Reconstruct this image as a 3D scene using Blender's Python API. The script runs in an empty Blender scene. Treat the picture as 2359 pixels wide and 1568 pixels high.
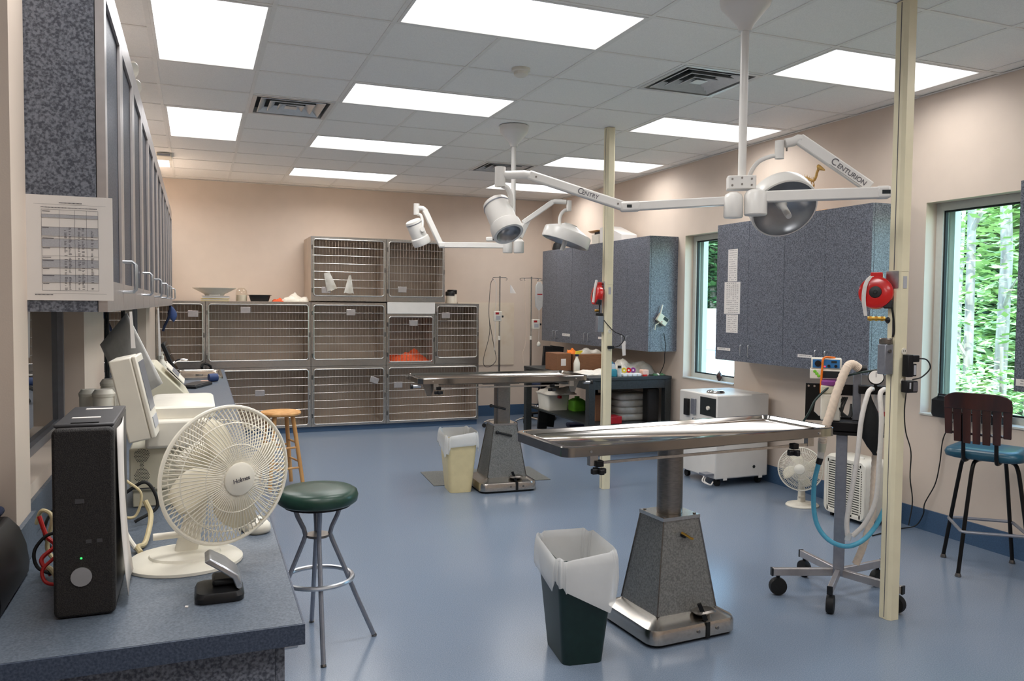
import bpy, bmesh, math, random
from mathutils import Vector, Matrix
random.seed(11)
sc = bpy.context.scene
COL = sc.collection
PI = math.pi
# ---------------------------------------------------------------- camera
cd = bpy.data.cameras.new('camera'); cam = bpy.data.objects.new('camera', cd); COL.objects.link(cam)
cd.sensor_width = 36.0; cd.lens = 1839.26 / 2359.0 * 36.0; cd.clip_start = 0.05; cd.clip_end = 300
yaw, pitch, roll = 0.37676, 0.04356, 0.0093
F = Vector((math.sin(yaw)*math.cos(pitch), math.cos(yaw)*math.cos(pitch), -math.sin(pitch)))
R0 = Vector((math.cos(yaw), -math.sin(yaw), 0)); U0 = R0.cross(F)
Rv = R0*math.cos(roll) + U0*math.sin(roll); Uv = U0*math.cos(roll) - R0*math.sin(roll)
EYE = Vector((0, 0, 1.557))
M = Matrix.Identity(4)
for i in range(3):
    M[i][0], M[i][1], M[i][2], M[i][3] = Rv[i], Uv[i], -F[i], EYE[i]
cam.matrix_world = M
sc.camera = cam
# ---------------------------------------------------------------- sky, sun, exposure
w = bpy.data.worlds.new('sky'); sc.world = w; w.use_nodes = True
nt = w.node_tree; bg = nt.nodes['Background']
sky = nt.nodes.new('ShaderNodeTexSky'); sky.sky_type = 'NISHITA'
sky.sun_disc = False; sky.sun_elevation = math.radians(52); sky.sun_rotation = math.radians(230)
nt.links.new(sky.outputs[0], bg.inputs[0]); bg.inputs[1].default_value = 1.5
sd = bpy.data.lights.new('sun', 'SUN'); sun = bpy.data.objects.new('sun', sd); COL.objects.link(sun)
sd.energy = 7.5; sd.angle = 0.009; sd.color = (1.0, 0.95, 0.86)
sun.rotation_euler = Vector((0.62, 0.30, -0.80)).to_track_quat('-Z', 'Y').to_euler()
sun.location = (-10, -5, 20)
sc.view_settings.view_transform = 'Standard'
try: sc.view_settings.look = 'None'
except Exception: pass
sc.view_settings.gamma = 1.0; sc.view_settings.use_curve_mapping = False
sc.view_settings.exposure = 0.34
LAMP = 1.5        # glow of the fluorescent diffusers
LAMP_W, LAMP_SPREAD = 12.5, 158   # the tubes behind each prismatic diffuser
# ---------------------------------------------------------------- helpers
def lin(c):
    out = []
    for x in c[:3]:
        x /= 255.0
        out.append(x/12.92 if x <= 0.04045 else ((x+0.055)/1.055)**2.4)
    return tuple(out) + (1.0,)
MATS = {}
def mat(name, rgb, rough=0.5, metal=0.0, var=0.06, scale=30.0, bump=0.0, bscale=None, spec=0.5,
        alpha=1.0, trans=0.0, emit=0.0, coat=0.0, rgb2=None, detail=3.0, stretch=None, ior=1.45, lo=0.35, hi=0.65):
    m = bpy.data.materials.new(name); m.use_nodes = True; t = m.node_tree; L = t.links
    b = t.nodes['Principled BSDF']; base = lin(rgb)
    tc = t.nodes.new('ShaderNodeTexCoord'); mp = t.nodes.new('ShaderNodeMapping')
    L.new(tc.outputs['Object'], mp.inputs[0])
    if stretch: mp.inputs['Scale'].default_value = stretch
    nz = t.nodes.new('ShaderNodeTexNoise'); nz.inputs['Scale'].default_value = scale; nz.inputs['Detail'].default_value = detail
    L.new(mp.outputs[0], nz.inputs['Vector'])
    cr = t.nodes.new('ShaderNodeValToRGB')
    if rgb2: c2 = lin(rgb2); c1 = base
    else:
        c1 = tuple(max(0, x*(1-var)) for x in base[:3]) + (1,); c2 = tuple(min(1, x*(1+var)) for x in base[:3]) + (1,)
    cr.color_ramp.elements[0].position = lo; cr.color_ramp.elements[0].color = c1
    cr.color_ramp.elements[1].position = hi; cr.color_ramp.elements[1].color = c2
    L.new(nz.outputs['Fac'], cr.inputs[0]); L.new(cr.outputs[0], b.inputs['Base Color'])
    b.inputs['Roughness'].default_value = rough; b.inputs['Metallic'].default_value = metal
    b.inputs['Specular IOR Level'].default_value = spec; b.inputs['IOR'].default_value = ior
    b.inputs['Alpha'].default_value = alpha; b.inputs['Transmission Weight'].default_value = trans
    b.inputs['Coat Weight'].default_value = coat; b.inputs['Coat Roughness'].default_value = 0.12
    if emit:
        b.inputs['Emission Color'].default_value = base; b.inputs['Emission Strength'].default_value = emit
    if bump:
        n2 = nz
        if bscale:
            n2 = t.nodes.new('ShaderNodeTexNoise'); n2.inputs['Scale'].default_value = bscale; n2.inputs['Detail'].default_value = 2
            L.new(mp.outputs[0], n2.inputs['Vector'])
        bp = t.nodes.new('ShaderNodeBump'); bp.inputs['Strength'].default_value = bump; bp.inputs['Distance'].default_value = 0.01
        L.new(n2.outputs['Fac'], bp.inputs['Height']); L.new(bp.outputs[0], b.inputs['Normal'])
    MATS[name] = m
    return m
ORG = {}
def tag(o, label=None, cat=None, group=None, kind=None):
    if label: o['label'] = label
    if cat: o['category'] = cat
    if group: o['group'] = group
    if kind: o['kind'] = kind
    return o
def thing(name, label, cat, loc=(0, 0, 0), rz=0.0, group=None, local=False):
    o = bpy.data.objects.new(name, None); COL.objects.link(o)
    o.empty_display_size = 0.1; o.location = loc; o.rotation_euler = (0, 0, rz)
    ORG[o.name] = Vector((0, 0, 0)) if (local or rz) else Vector(loc)
    return tag(o, label, cat, group)
def root_of(o):
    while o.parent: o = o.parent
    return o
def frame(loc, z, xhint=(1, 0, 0)):
    z = Vector(z).normalized(); x = Vector(xhint); x = x - z*x.dot(z)
    if x.length < 1e-5: x = Vector((0, 1, 0)) - z*z.y
    x.normalize(); y = z.cross(x); m = Matrix.Identity(4)
    for i in range(3): m[i][0], m[i][1], m[i][2], m[i][3] = x[i], y[i], z[i], loc[i]
    return m
class G:
    def __init__(s): s.v = []; s.f = []
    def add(s, vs, fs, m=None):
        k = len(s.v)
        s.v += [tuple(m @ Vector(p)) if m is not None else tuple(p) for p in vs]
        s.f += [tuple(i+k for i in f) for f in fs]; return s
    def box(s, x0, x1, y0, y1, z0, z1, m=None):
        vs = [(x0,y0,z0),(x1,y0,z0),(x1,y1,z0),(x0,y1,z0),(x0,y0,z1),(x1,y0,z1),(x1,y1,z1),(x0,y1,z1)]
        return s.add(vs, [(0,3,2,1),(4,5,6,7),(0,1,5,4),(1,2,6,5),(2,3,7,6),(3,0,4,7)], m)
    def bar(s, p, q, wd, h, up=(0, 0, 1)):
        p = Vector(p); q = Vector(q); d = (q-p)
        m = frame(p, d, up); l = d.length   # local x = up, y = side, z = along
        return s.box(-h/2, h/2, -wd/2, wd/2, 0, l, m)
    def cyl(s, p, q, r, r2=None, n=16, cap=True):
        r2 = r if r2 is None else r2; p = Vector(p); q = Vector(q); m = frame(p, q-p); l = (q-p).length
        vs = []; fs = []
        for i in range(n):
            a = 2*PI*i/n; vs.append((r*math.cos(a), r*math.sin(a), 0)); vs.append((r2*math.cos(a), r2*math.sin(a), l))
        for i in range(n):
            j = (i+1) % n; fs.append((2*i, 2*j, 2*j+1, 2*i+1))
        if cap:
            fs.append(tuple(2*i for i in reversed(range(n)))); fs.append(tuple(2*i+1 for i in range(n)))
        return s.add(vs, fs, m)
    def tube(s, pts, r, n=8, closed=False, cap=True, m=None):
        P = [Vector(p) for p in pts]; N = len(P); vs = []; fs = []; rr = r if isinstance(r, (list, tuple)) else [r]*N
        x = None
        for i in range(N):
            if closed: d = P[(i+1) % N] - P[i-1]
            else: d = P[min(i+1, N-1)] - P[max(i-1, 0)]
            if d.length < 1e-9: d = Vector((0, 0, 1))
            d.normalize()
            if x is None:
                x = Vector((0, 0, 1)) if abs(d.z) < 0.9 else Vector((1, 0, 0))
            x = x - d*x.dot(d)
            if x.length < 1e-6: x = d.orthogonal()
            x.normalize(); y = d.cross(x)
            for k in range(n):
                a = 2*PI*k/n; vs.append(P[i] + (x*math.cos(a) + y*math.sin(a))*rr[i])
        for i in range(N if closed else N-1):
            a = i*n; b = ((i+1) % N)*n
            for k in range(n):
                l = (k+1) % n; fs.append((a+k, a+l, b+l, b+k))
        if cap and not closed:
            fs.append(tuple(reversed(range(n)))); fs.append(tuple((N-1)*n+k for k in range(n)))
        return s.add(vs, fs, m)
    def lathe(s, prof, m=None, n=24, cap=True):
        vs = []; fs = []; N = len(prof)
        for r, z in prof:
            for k in range(n):
                a = 2*PI*k/n; vs.append((r*math.cos(a), r*math.sin(a), z))
        for i in range(N-1):
            for k in range(n):
                l = (k+1) % n; fs.append((i*n+k, i*n+l, (i+1)*n+l, (i+1)*n+k))
        if cap:
            if prof[0][0] > 1e-6: fs.append(tuple(reversed(range(n))))
            if prof[-1][0] > 1e-6: fs.append(tuple((N-1)*n+k for k in range(n)))
        return s.add(vs, fs, m)
    def prism(s, poly, z0, z1, m=None):
        n = len(poly); vs = [(x, y, z0) for x, y in poly] + [(x, y, z1) for x, y in poly]
        fs = [tuple(reversed(range(n))), tuple(range(n, 2*n))] + [(i, (i+1) % n, n+(i+1) % n, n+i) for i in range(n)]
        return s.add(vs, fs, m)
    def loops(s, L, cap0=True, cap1=True, m=None):
        n = len(L[0]); vs = [p for l in L for p in l]; fs = []
        for i in range(len(L)-1):
            for k in range(n):
                j = (k+1) % n; fs.append((i*n+k, i*n+j, (i+1)*n+j, (i+1)*n+k))
        if cap0: fs.append(tuple(reversed(range(n))))
        if cap1: fs.append(tuple((len(L)-1)*n+k for k in range(n)))
        return s.add(vs, fs, m)
    def quad(s, a, b, c, d, m=None): return s.add([a, b, c, d], [(0, 1, 2, 3)], m)
    def ball(s, c, r, sx=1, sy=1, sz=1, n=14, k=9):
        prof = [(max(1e-5, math.sin(PI*i/k)), -math.cos(PI*i/k)) for i in range(k+1)]
        m = Matrix.Translation(c) @ Matrix.Diagonal((r*sx, r*sy, r*sz, 1))
        return s.lathe(prof, m, n, cap=False)
    def xf(s, m): s.v = [tuple(m @ Vector(p)) for p in s.v]; return s
    def build(s, name, m, parent=None, smooth=38, bevel=0.0, seg=2, kind=None, label=None):
        off = ORG.get(root_of(parent).name, Vector((0, 0, 0))) if parent else Vector((0, 0, 0))
        me = bpy.data.meshes.new(name)
        me.from_pydata([(p[0]-off[0], p[1]-off[1], p[2]-off[2]) for p in s.v], [], s.f); me.update()
        bmm = bmesh.new(); bmm.from_mesh(me); bmesh.ops.recalc_face_normals(bmm, faces=bmm.faces); bmm.to_mesh(me); bmm.free()
        if smooth:
            me.polygons.foreach_set('use_smooth', [True]*len(me.polygons)); me.set_sharp_from_angle(angle=math.radians(smooth))
        o = bpy.data.objects.new(name, me); COL.objects.link(o)
        me.materials.append(MATS[m] if isinstance(m, str) else m)
        if parent: o.parent = parent
        if bevel:
            b = o.modifiers.new('bevel', 'BEVEL'); b.width = bevel; b.segments = seg; b.limit_method = 'ANGLE'; b.angle_limit = math.radians(40)
        if kind: o['kind'] = kind
        if label: o['label'] = label
        return o
def copy_tree(o, parent=None):
    c = o.copy(); COL.objects.link(c)
    if parent: c.parent = parent
    for ch in list(o.children): copy_tree(ch, c)
    return c
def piece(o, parent, loc=None):
    c = o.copy(); COL.objects.link(c); c.parent = parent
    if loc: c.location = loc
    return c
def rrect(w, d, r, n=4, cx=0, cy=0, z=None):
    pts = []
    for sx, sy, a0 in ((1, 1, 0), (-1, 1, PI/2), (-1, -1, PI), (1, -1, 1.5*PI)):
        for i in range(n+1):
            a = a0 + PI/2*i/n
            p = (cx + sx*(w/2-r) + r*math.cos(a), cy + sy*(d/2-r) + r*math.sin(a))
            pts.append(p if z is None else (p[0], p[1], z))
    return pts
def arc(p0, p1, sag, n=10):
    p0 = Vector(p0); p1 = Vector(p1)
    return [p0.lerp(p1, i/n) + Vector((0, 0, -sag*4*(i/n)*(1-i/n))) for i in range(n+1)]
def spline(pts, n=6):
    P = [Vector(p) for p in pts]; P = [P[0]*2-P[1]] + P + [P[-1]*2-P[-2]]; out = []
    for i in range(1, len(P)-2):
        a, b, c, d = P[i-1], P[i], P[i+1], P[i+2]
        for k in range(n):
            t = k/n
            out.append(0.5*((2*b) + (c-a)*t + (2*a-5*b+4*c-d)*t*t + (3*b-a-3*c+d)*t**3))
    out.append(P[-2]); return out
def text(body, name, m, parent, size, mw, spacing=1.0, extr=0.0006):
    cu = bpy.data.curves.new(name, 'FONT'); cu.body = body; cu.size = size; cu.extrude = extr
    cu.align_x = 'CENTER'; cu.align_y = 'CENTER'; cu.space_character = spacing
    t = bpy.data.objects.new(name + '_tmp', cu); COL.objects.link(t)
    dg = bpy.context.evaluated_depsgraph_get(); me = bpy.data.meshes.new_from_object(t.evaluated_get(dg))
    bpy.data.objects.remove(t); bpy.data.curves.remove(cu)
    off = ORG.get(root_of(parent).name, Vector((0, 0, 0)))
    me.transform(Matrix.Translation(-off) @ mw); me.name = name
    o = bpy.data.objects.new(name, me); COL.objects.link(o); o.parent = parent; o['kind'] = 'stuff'
    me.materials.clear(); me.materials.append(MATS[m]); return o
# ---------------------------------------------------------------- materials
mat('wall_paint', (220, 203, 187), 0.62, var=0.015, scale=6, bump=0.03, bscale=260)
mat('ceiling_tile', (249, 246, 240), 0.85, var=0.05, scale=220, bump=0.12, bscale=300)
mat('grid_white', (240, 237, 230), 0.45, var=0.02)
mat('floor_blue', (102, 117, 136), 0.2, var=0.16, scale=190, detail=4, bump=0.035, bscale=130, spec=0.5, rgb2=(132, 144, 160), lo=0.25, hi=0.75)
mat('cove_blue', (66, 92, 122), 0.4, var=0.12, scale=150)
mat('laminate', (70, 74, 84), 0.45, rgb2=(126, 130, 140), scale=150, detail=3, lo=0.38, hi=0.62)
mat('worktop', (79, 89, 101), 0.42, rgb2=(105, 114, 126), scale=210, detail=5, lo=0.35, hi=0.65)
mat('shaded_edge', (50, 60, 78), 0.45, rgb2=(78, 88, 106), scale=200, detail=4)  # darker worktop colour: the shade on its edges is painted in
mat('diffuser', (250, 250, 255), 0.5, var=0.0, emit=LAMP)
mat('white_enamel', (226, 222, 216), 0.28, var=0.02, scale=8, spec=0.5)
mat('white_plastic', (228, 222, 208), 0.4, var=0.03, scale=12)
mat('beige_plastic', (206, 200, 178), 0.45, var=0.03, scale=12)
mat('fan_cream', (240, 234, 218), 0.4, var=0.03, scale=14)
mat('fan_blade', (240, 232, 210), 0.35, var=0.03, scale=14, alpha=1.0)
mat('cream_metal', (232, 222, 190), 0.4, var=0.03, scale=9)
mat('steel', (196, 190, 182), 0.24, 1.0, var=0.08, scale=60, stretch=(1, 12, 1), bump=0.015)
mat('steel_dark', (138, 132, 126), 0.34, 1.0, var=0.12, scale=40, stretch=(1, 1, 8), bump=0.02)
mat('cage_steel', (196, 180, 164), 0.42, 0.3, var=0.06, scale=5)
mat('tray_steel', (160, 155, 149), 0.11, 1.0, var=0.04, scale=9)
mat('cage_bar', (204, 200, 194), 0.32, 0.9, var=0.05)
mat('chrome', (216, 214, 212), 0.1, 1.0, var=0.03)
mat('hammered', (116, 116, 114), 0.42, 0.55, rgb2=(146, 146, 142), scale=120, bump=0.1, bscale=200)
mat('alum', (190, 192, 196), 0.35, 1.0, var=0.05, scale=50)
mat('vent_metal', (206, 206, 204), 0.35, 0.35, var=0.04)
mat('alum_grey', (150, 152, 160), 0.4, 0.7, var=0.05, scale=50)
mat('black_plastic', (22, 22, 24), 0.42, var=0.2, scale=40)
mat('black_rubber', (16, 16, 17), 0.65, var=0.2, scale=60)
mat('dark_mesh', (20, 18, 18), 0.55, rgb2=(46, 42, 40), scale=400, detail=1, bump=0.3, bscale=500)
mat('pc_grey', (74, 73, 75), 0.4, 0.2, var=0.05)
mat('pc_side', (168, 168, 170), 0.35, 0.5, var=0.05)
mat('pc_shell', (84, 82, 82), 0.4, 0.3, var=0.05)
mat('paper', (232, 226, 220), 0.8, var=0.02, scale=6)
mat('print_grey', (176, 176, 180), 0.8, var=0.05, scale=300)
mat('print_ink', (96, 92, 96), 0.8, var=0.2, scale=300)
mat('glass_dark', (22, 25, 26), 0.0, var=0.0, spec=1.0, ior=1.9)
mat('cab_glass', (44, 50, 60), 0.4, rgb2=(84, 88, 100), scale=170, spec=0.2, lo=0.4, hi=0.6)
mat('alum_frame', (196, 190, 188), 0.35, 0.85, var=0.04, scale=30)
mat('window_frame', (205, 205, 196), 0.45, var=0.02)
mat('gasket', (28, 34, 34), 0.6, var=0.1)
mat('window_glass', (235, 250, 248), 0.0, var=0.0, trans=1.0, ior=1.05, spec=0.3)
mat('green_vinyl', (34, 62, 50), 0.33, var=0.15, scale=18, bump=0.03)
mat('blue_vinyl', (38, 84, 104), 0.3, var=0.1, scale=18)
mat('bin_green', (18, 42, 38), 0.42, var=0.1, scale=30, bump=0.06, bscale=300)
mat('bin_cream', (226, 208, 160), 0.42, var=0.04, scale=12)
mat('bag_plastic', (236, 236, 234), 0.28, var=0.03, scale=8, alpha=0.74, bump=0.25, bscale=14)
mat('clear_bag', (225, 222, 214), 0.2, rgb2=(190, 182, 168), scale=7, alpha=0.75, bump=0.6, bscale=18)
mat('wood_stool', (222, 172, 112), 0.42, rgb2=(200, 144, 84), scale=14, stretch=(1, 1, 0.12), lo=0.4, hi=0.6)
mat('dark_wood', (44, 24, 20), 0.35, rgb2=(70, 34, 26), scale=16, stretch=(1, 1, 0.15), coat=0.4)
mat('black_metal', (20, 18, 18), 0.35, 0.3, var=0.15, scale=30)
mat('brass', (206, 160, 74), 0.28, 1.0, var=0.1, scale=40)
mat('red_enamel', (200, 24, 22), 0.25, var=0.08, scale=10, coat=0.5)
mat('red_plastic', (170, 28, 36), 0.4, var=0.1)
mat('orange', (236, 120, 20), 0.5, var=0.08)
mat('orange_cloth', (232, 96, 54), 0.85, var=0.12, scale=30, bump=0.4, bscale=40)
mat('white_cloth', (226, 218, 204), 0.9, var=0.06, scale=20, bump=0.4, bscale=40)
mat('cardboard', (132, 90, 62), 0.75, var=0.08, scale=20, stretch=(1, 1, 6))
mat('blue_panel', (52, 118, 176), 0.4, var=0.04)
mat('hose_blue', (92, 178, 208), 0.35, var=0.05, scale=60, alpha=0.92)
mat('hose_white', (222, 216, 210), 0.4, var=0.04, scale=60)
mat('hose_cream', (226, 206, 186), 0.45, var=0.06, scale=60)
mat('purple', (130, 60, 130), 0.4, var=0.05)
mat('clear_plastic', (214, 216, 214), 0.15, var=0.03, alpha=0.5)
mat('mat_grey', (104, 104, 100), 0.8, var=0.18, scale=120, bump=0.2)
mat('bench_black', (46, 49, 49), 0.45, var=0.2, scale=60)
mat('lime', (122, 196, 56), 0.45, var=0.08)
mat('teal', (52, 132, 146), 0.3, var=0.06, alpha=0.95)
mat('blue_tape', (46, 66, 112), 0.5, var=0.08)
mat('navy_cloth', (24, 34, 64), 0.8, var=0.2, scale=30)
mat('cable_black', (18, 18, 18), 0.5, var=0.1)
mat('cable_tan', (196, 180, 140), 0.5, var=0.08)
mat('cable_red', (190, 36, 32), 0.5, var=0.08)
mat('bone', (206, 164, 92), 0.6, var=0.15, scale=60)
mat('board_stained', (228, 214, 194), 0.5, rgb2=(206, 180, 142), scale=3.2, lo=0.45, hi=0.85)
mat('bark', (172, 164, 158), 0.9, rgb2=(118, 110, 106), scale=9, stretch=(1, 1, 0.2), bump=0.5)
mat('leaf', (124, 160, 98), 0.6, rgb2=(184, 208, 148), scale=1.2, trans=0.0)
mat('leaf_dark', (58, 96, 66), 0.65, rgb2=(104, 140, 98), scale=1.0)
mat('ground_out', (150, 150, 110), 0.9, rgb2=(96, 116, 66), scale=1.4)
mat('shingle', (196, 186, 186), 0.85, rgb2=(160, 150, 152), scale=9)
mat('fascia_blue', (126, 168, 200), 0.5, var=0.05)
mat('house_wall', (206, 206, 200), 0.7, var=0.05)
mat('led_red', (255, 40, 60), 0.4, var=0, emit=3.0)
mat('led_green', (60, 230, 110), 0.4, var=0, emit=1.0)
mat('yellow', (224, 196, 60), 0.5, var=0.06)
mat('pink', (236, 190, 166), 0.5, var=0.05)
mat('dull_lamp', (158, 160, 164), 0.3, 0.6, var=0.1, scale=12)
def glass_material(name, tint, f0):
    m = bpy.data.materials.new(name); m.use_nodes = True; t = m.node_tree; t.nodes.clear(); N = t.nodes.new; K = t.links.new
    o = N('ShaderNodeOutputMaterial'); mx = N('ShaderNodeMixShader')
    tr = N('ShaderNodeBsdfTransparent'); gl = N('ShaderNodeBsdfGlossy'); lw = N('ShaderNodeLayerWeight'); lw.inputs[0].default_value = 0.5
    pw = N('ShaderNodeMath'); pw.operation = 'POWER'; pw.inputs[1].default_value = 5.0
    ma = N('ShaderNodeMath'); ma.operation = 'MULTIPLY_ADD'; ma.inputs[1].default_value = 0.9; ma.inputs[2].default_value = f0
    K(lw.outputs['Facing'], pw.inputs[0]); K(pw.outputs[0], ma.inputs[0])
    tr.inputs[0].default_value = tint; gl.inputs['Roughness'].default_value = 0.0
    K(ma.outputs[0], mx.inputs[0]); K(tr.outputs[0], mx.inputs[1]); K(gl.outputs[0], mx.inputs[2]); K(mx.outputs[0], o.inputs[0]); MATS[name] = m
glass_material('window_glass', (0.86, 0.97, 0.95, 1), 0.035)
glass_material('jar_glass', (0.94, 0.92, 0.88, 1), 0.06)
# ---------------------------------------------------------------- room shell
WL, WR, YB, YF, ZC = -0.43, 4.78, 10.56, -1.6, 3.057
GX, GY, CELL = 0.9907, 4.2593, 0.6096
XL2 = -2.6                          # the alcove to the left of the near wall
def struct(o): o['kind'] = 'structure'; return o
struct(G().box(XL2-0.1, WR+0.22, YF-0.1, YB+0.1, -0.12, 0.0).build('floor', 'floor_blue', smooth=0))
struct(G().box(XL2-0.1, WR+0.22, YB, YB+0.12, 0, 3.2).build('wall_back', 'wall_paint', smooth=0))
struct(G().box(XL2-0.1, WR+0.22, YF-0.12, YF, 0, 3.2).build('wall_front', 'wall_paint', smooth=0))
struct(G().box(XL2-0.12, XL2, YF, 2.2, 0, 3.2).build('wall_alcove', 'wall_paint', smooth=0))
def wall_grid(us, zs, holes, c0, c1, axis='x'):
    g = G(); idx = {}
    def P(u, z, c): return (c, u, z) if axis == 'x' else (u, c, z)
    def vid(i, j, k):
        key = (i, j, k)
        if key not in idx: idx[key] = len(g.v); g.v.append(P(us[i], zs[j], (c0, c1)[k]))
        return idx[key]
    solid = lambda i, j: 0 <= i < len(us)-1 and 0 <= j < len(zs)-1 and (i, j) not in holes
    for i in range(len(us)-1):
        for j in range(len(zs)-1):
            if not solid(i, j): continue
            for k in (0, 1): g.f.append((vid(i,j,k), vid(i+1,j,k), vid(i+1,j+1,k), vid(i,j+1,k)))
            for di, dj, a, b in ((-1,0,(i,j),(i,j+1)), (1,0,(i+1,j),(i+1,j+1)), (0,-1,(i,j),(i+1,j)), (0,1,(i,j+1),(i+1,j+1))):
                if not solid(i+di, j+dj): g.f.append((vid(*a,0), vid(*b,0), vid(*b,1), vid(*a,1)))
    return g
W1, W2, WZ = (6.30, 7.16), (3.32, 4.185), (0.815, 2.305)
struct(wall_grid([YF, W2[0], W2[1], W1[0], W1[1], YB], [0, WZ[0], WZ[1], 3.2], {(1, 1), (3, 1)}, WR, WR+0.22).build('wall_right', 'wall_paint', smooth=0))
# left wall: low glazed wall with a ledge, upper wall set back above the cabinets
L1, L2, LZ = (2.52, 3.70), (4.45, 8.10), (1.05, 2.2)
struct(wall_grid([2.33, L1[0], L1[1], L2[0], L2[1], YB], [0, LZ[0], LZ[1], 2.52], {(1, 1), (3, 1)}, WL-0.16, WL).build('wall_left', 'wall_paint', smooth=0))
struct(G().box(-1.0, -0.86, 2.33, YB, 0, 3.2).build('wall_left_upper', 'wall_paint', smooth=0))
struct(G().box(-0.87, WL-0.155, 2.34, YB, 2.47, 2.52).build('trim_1', 'wall_paint', smooth=0))
struct(G().box(XL2, -0.405, 2.20, 2.378, 0, 3.2).build('wall_near_left', 'wall_paint', smooth=0))
# ceiling: slab with lay-in tiles and tee bars
ceil = struct(G().box(XL2-0.1, WR+0.22, YF-0.1, YB+0.1, 3.11, 3.2).build('ceiling', 'ceiling_tile', smooth=0))
LIGHTS = [(-2,-1,0,2), (-2,-1,4,6), (-3,-2,8,9), (0,2,-1,0), (0,2,2,3), (0,2,5,6), (0,2,8,9), (4,6,-1,0), (4,6,2,3), (4,6,5,6), (4,6,8,9),
          (-2,-1,-4,-2), (0,2,-4,-3), (4,6,-4,-3), (0,2,-7,-6), (4,6,-7,-6), (-2,-1,-8,-6)]
WATT = [0.85, 1, 1, 1.1, 1.1, 1.1, 1.0, 0.62, 0.72, 0.8, 0.9, 1.0, 1.0, 0.7, 1.0, 0.8, 0.9]
VENTS = [(-1, 3), (3, 0), (3, 6)]
used = set()
for a, b, c, d in LIGHTS:
    for i in range(a, b):
        for j in range(c, d): used.add((i, j))
for v in VENTS: used.add(v)
xs = [XL2] + [GX+CELL*i for i in range(-5, 7)] + [WR]; ys = [YF] + [GY+CELL*j for j in range(-9, 11) if YF+0.02 < GY+CELL*j < YB-0.02] + [YB]
j0 = [j for j in range(-9, 11) if YF+0.02 < GY+CELL*j < YB-0.02][0]
tile0 = None
for a in range(len(xs)-1):
    for b in range(len(ys)-1):
        i, j = a-6, b-1+j0
        if (i, j) in used: continue
        x0, x1, y0, y1 = xs[a]+0.004, xs[a+1]-0.004, ys[b]+0.004, ys[b+1]-0.004
        if y1 > 2.6 and x1 < -0.9: continue
        full = abs(x1-x0-CELL+0.008) < 1e-3 and abs(y1-y0-CELL+0.008) < 1e-3
        if full and tile0:
            t = piece(tile0, ceil, ((x0+x1)/2, (y0+y1)/2, 0)); continue
        cx, cy = (x0+x1)/2, (y0+y1)/2
        o = G().box(x0-cx, x1-cx, y0-cy, y1-cy, 3.0615, 3.078).build('ceiling_tile', 'ceiling_tile', ceil, smooth=0)
        o.location = (cx, cy, 0)
        if full: tile0 = o
LID = {}
for k, (a, b, c, d) in enumerate(LIGHTS):
    for i in range(a, b):
        for j in range(c, d): LID[(i, j)] = k
def runs(n, solid):
    out = []; st = None
    for q in range(n+1):
        if q < n and solid(q):
            if st is None: st = q
        elif st is not None: out.append((st, q)); st = None
    return out
for a in range(1, len(xs)-1):
    ok = lambda q: not ((a-7, q-1+j0) in LID and LID.get((a-7, q-1+j0)) == LID.get((a-6, q-1+j0)))
    for q0, q1 in runs(len(ys)-1, ok):
        G().box(xs[a]-0.012, xs[a]+0.012, ys[q0], ys[q1], 3.0575, 3.0612).build('tee_bar', 'grid_white', ceil, smooth=0)
for b in range(1, len(ys)-1):
    ok = lambda q: not ((q-6, b-2+j0) in LID and LID.get((q-6, b-2+j0)) == LID.get((q-6, b-1+j0)))
    for q0, q1 in runs(len(xs)-1, ok):
        G().box(xs[q0], xs[q1], ys[b]-0.012, ys[b]+0.012, 3.0571, 3.0609).build('tee_bar', 'grid_white', ceil, smooth=0)
struct(G().box(WR-0.022, WR, YF, YB, 3.054, 3.0575).build('trim_2', 'grid_white', smooth=0))
struct(G().box(-0.86, WR-0.022, YB-0.022, YB, 3.054, 3.0575).build('trim_3', 'grid_white', smooth=0))
LN = ['large bright ceiling light nearest the left cabinets', 'square-looking ceiling light second along the left cabinets', 'small sliver of ceiling light over the far end of the left cabinets',
      'large ceiling light cut by the top edge of the photo', 'middle-row ceiling light beside the smoke detector', 'third middle-row ceiling light from the front', 'farthest middle-row ceiling light by the back wall',
      'ceiling light crossed by the near cream pole', 'right-row ceiling light crossed by the near lamp pole', 'right-row ceiling light crossed by the far cream pole', 'farthest right-row ceiling light behind the lamp arm',
      'ceiling light above the frame over the worktop end', 'ceiling light above the frame in the middle row', 'ceiling light above the frame in the right row', 'ceiling light behind the viewer in the middle row', 'ceiling light behind the viewer in the right row', 'ceiling light behind the viewer by the left corner']
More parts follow.
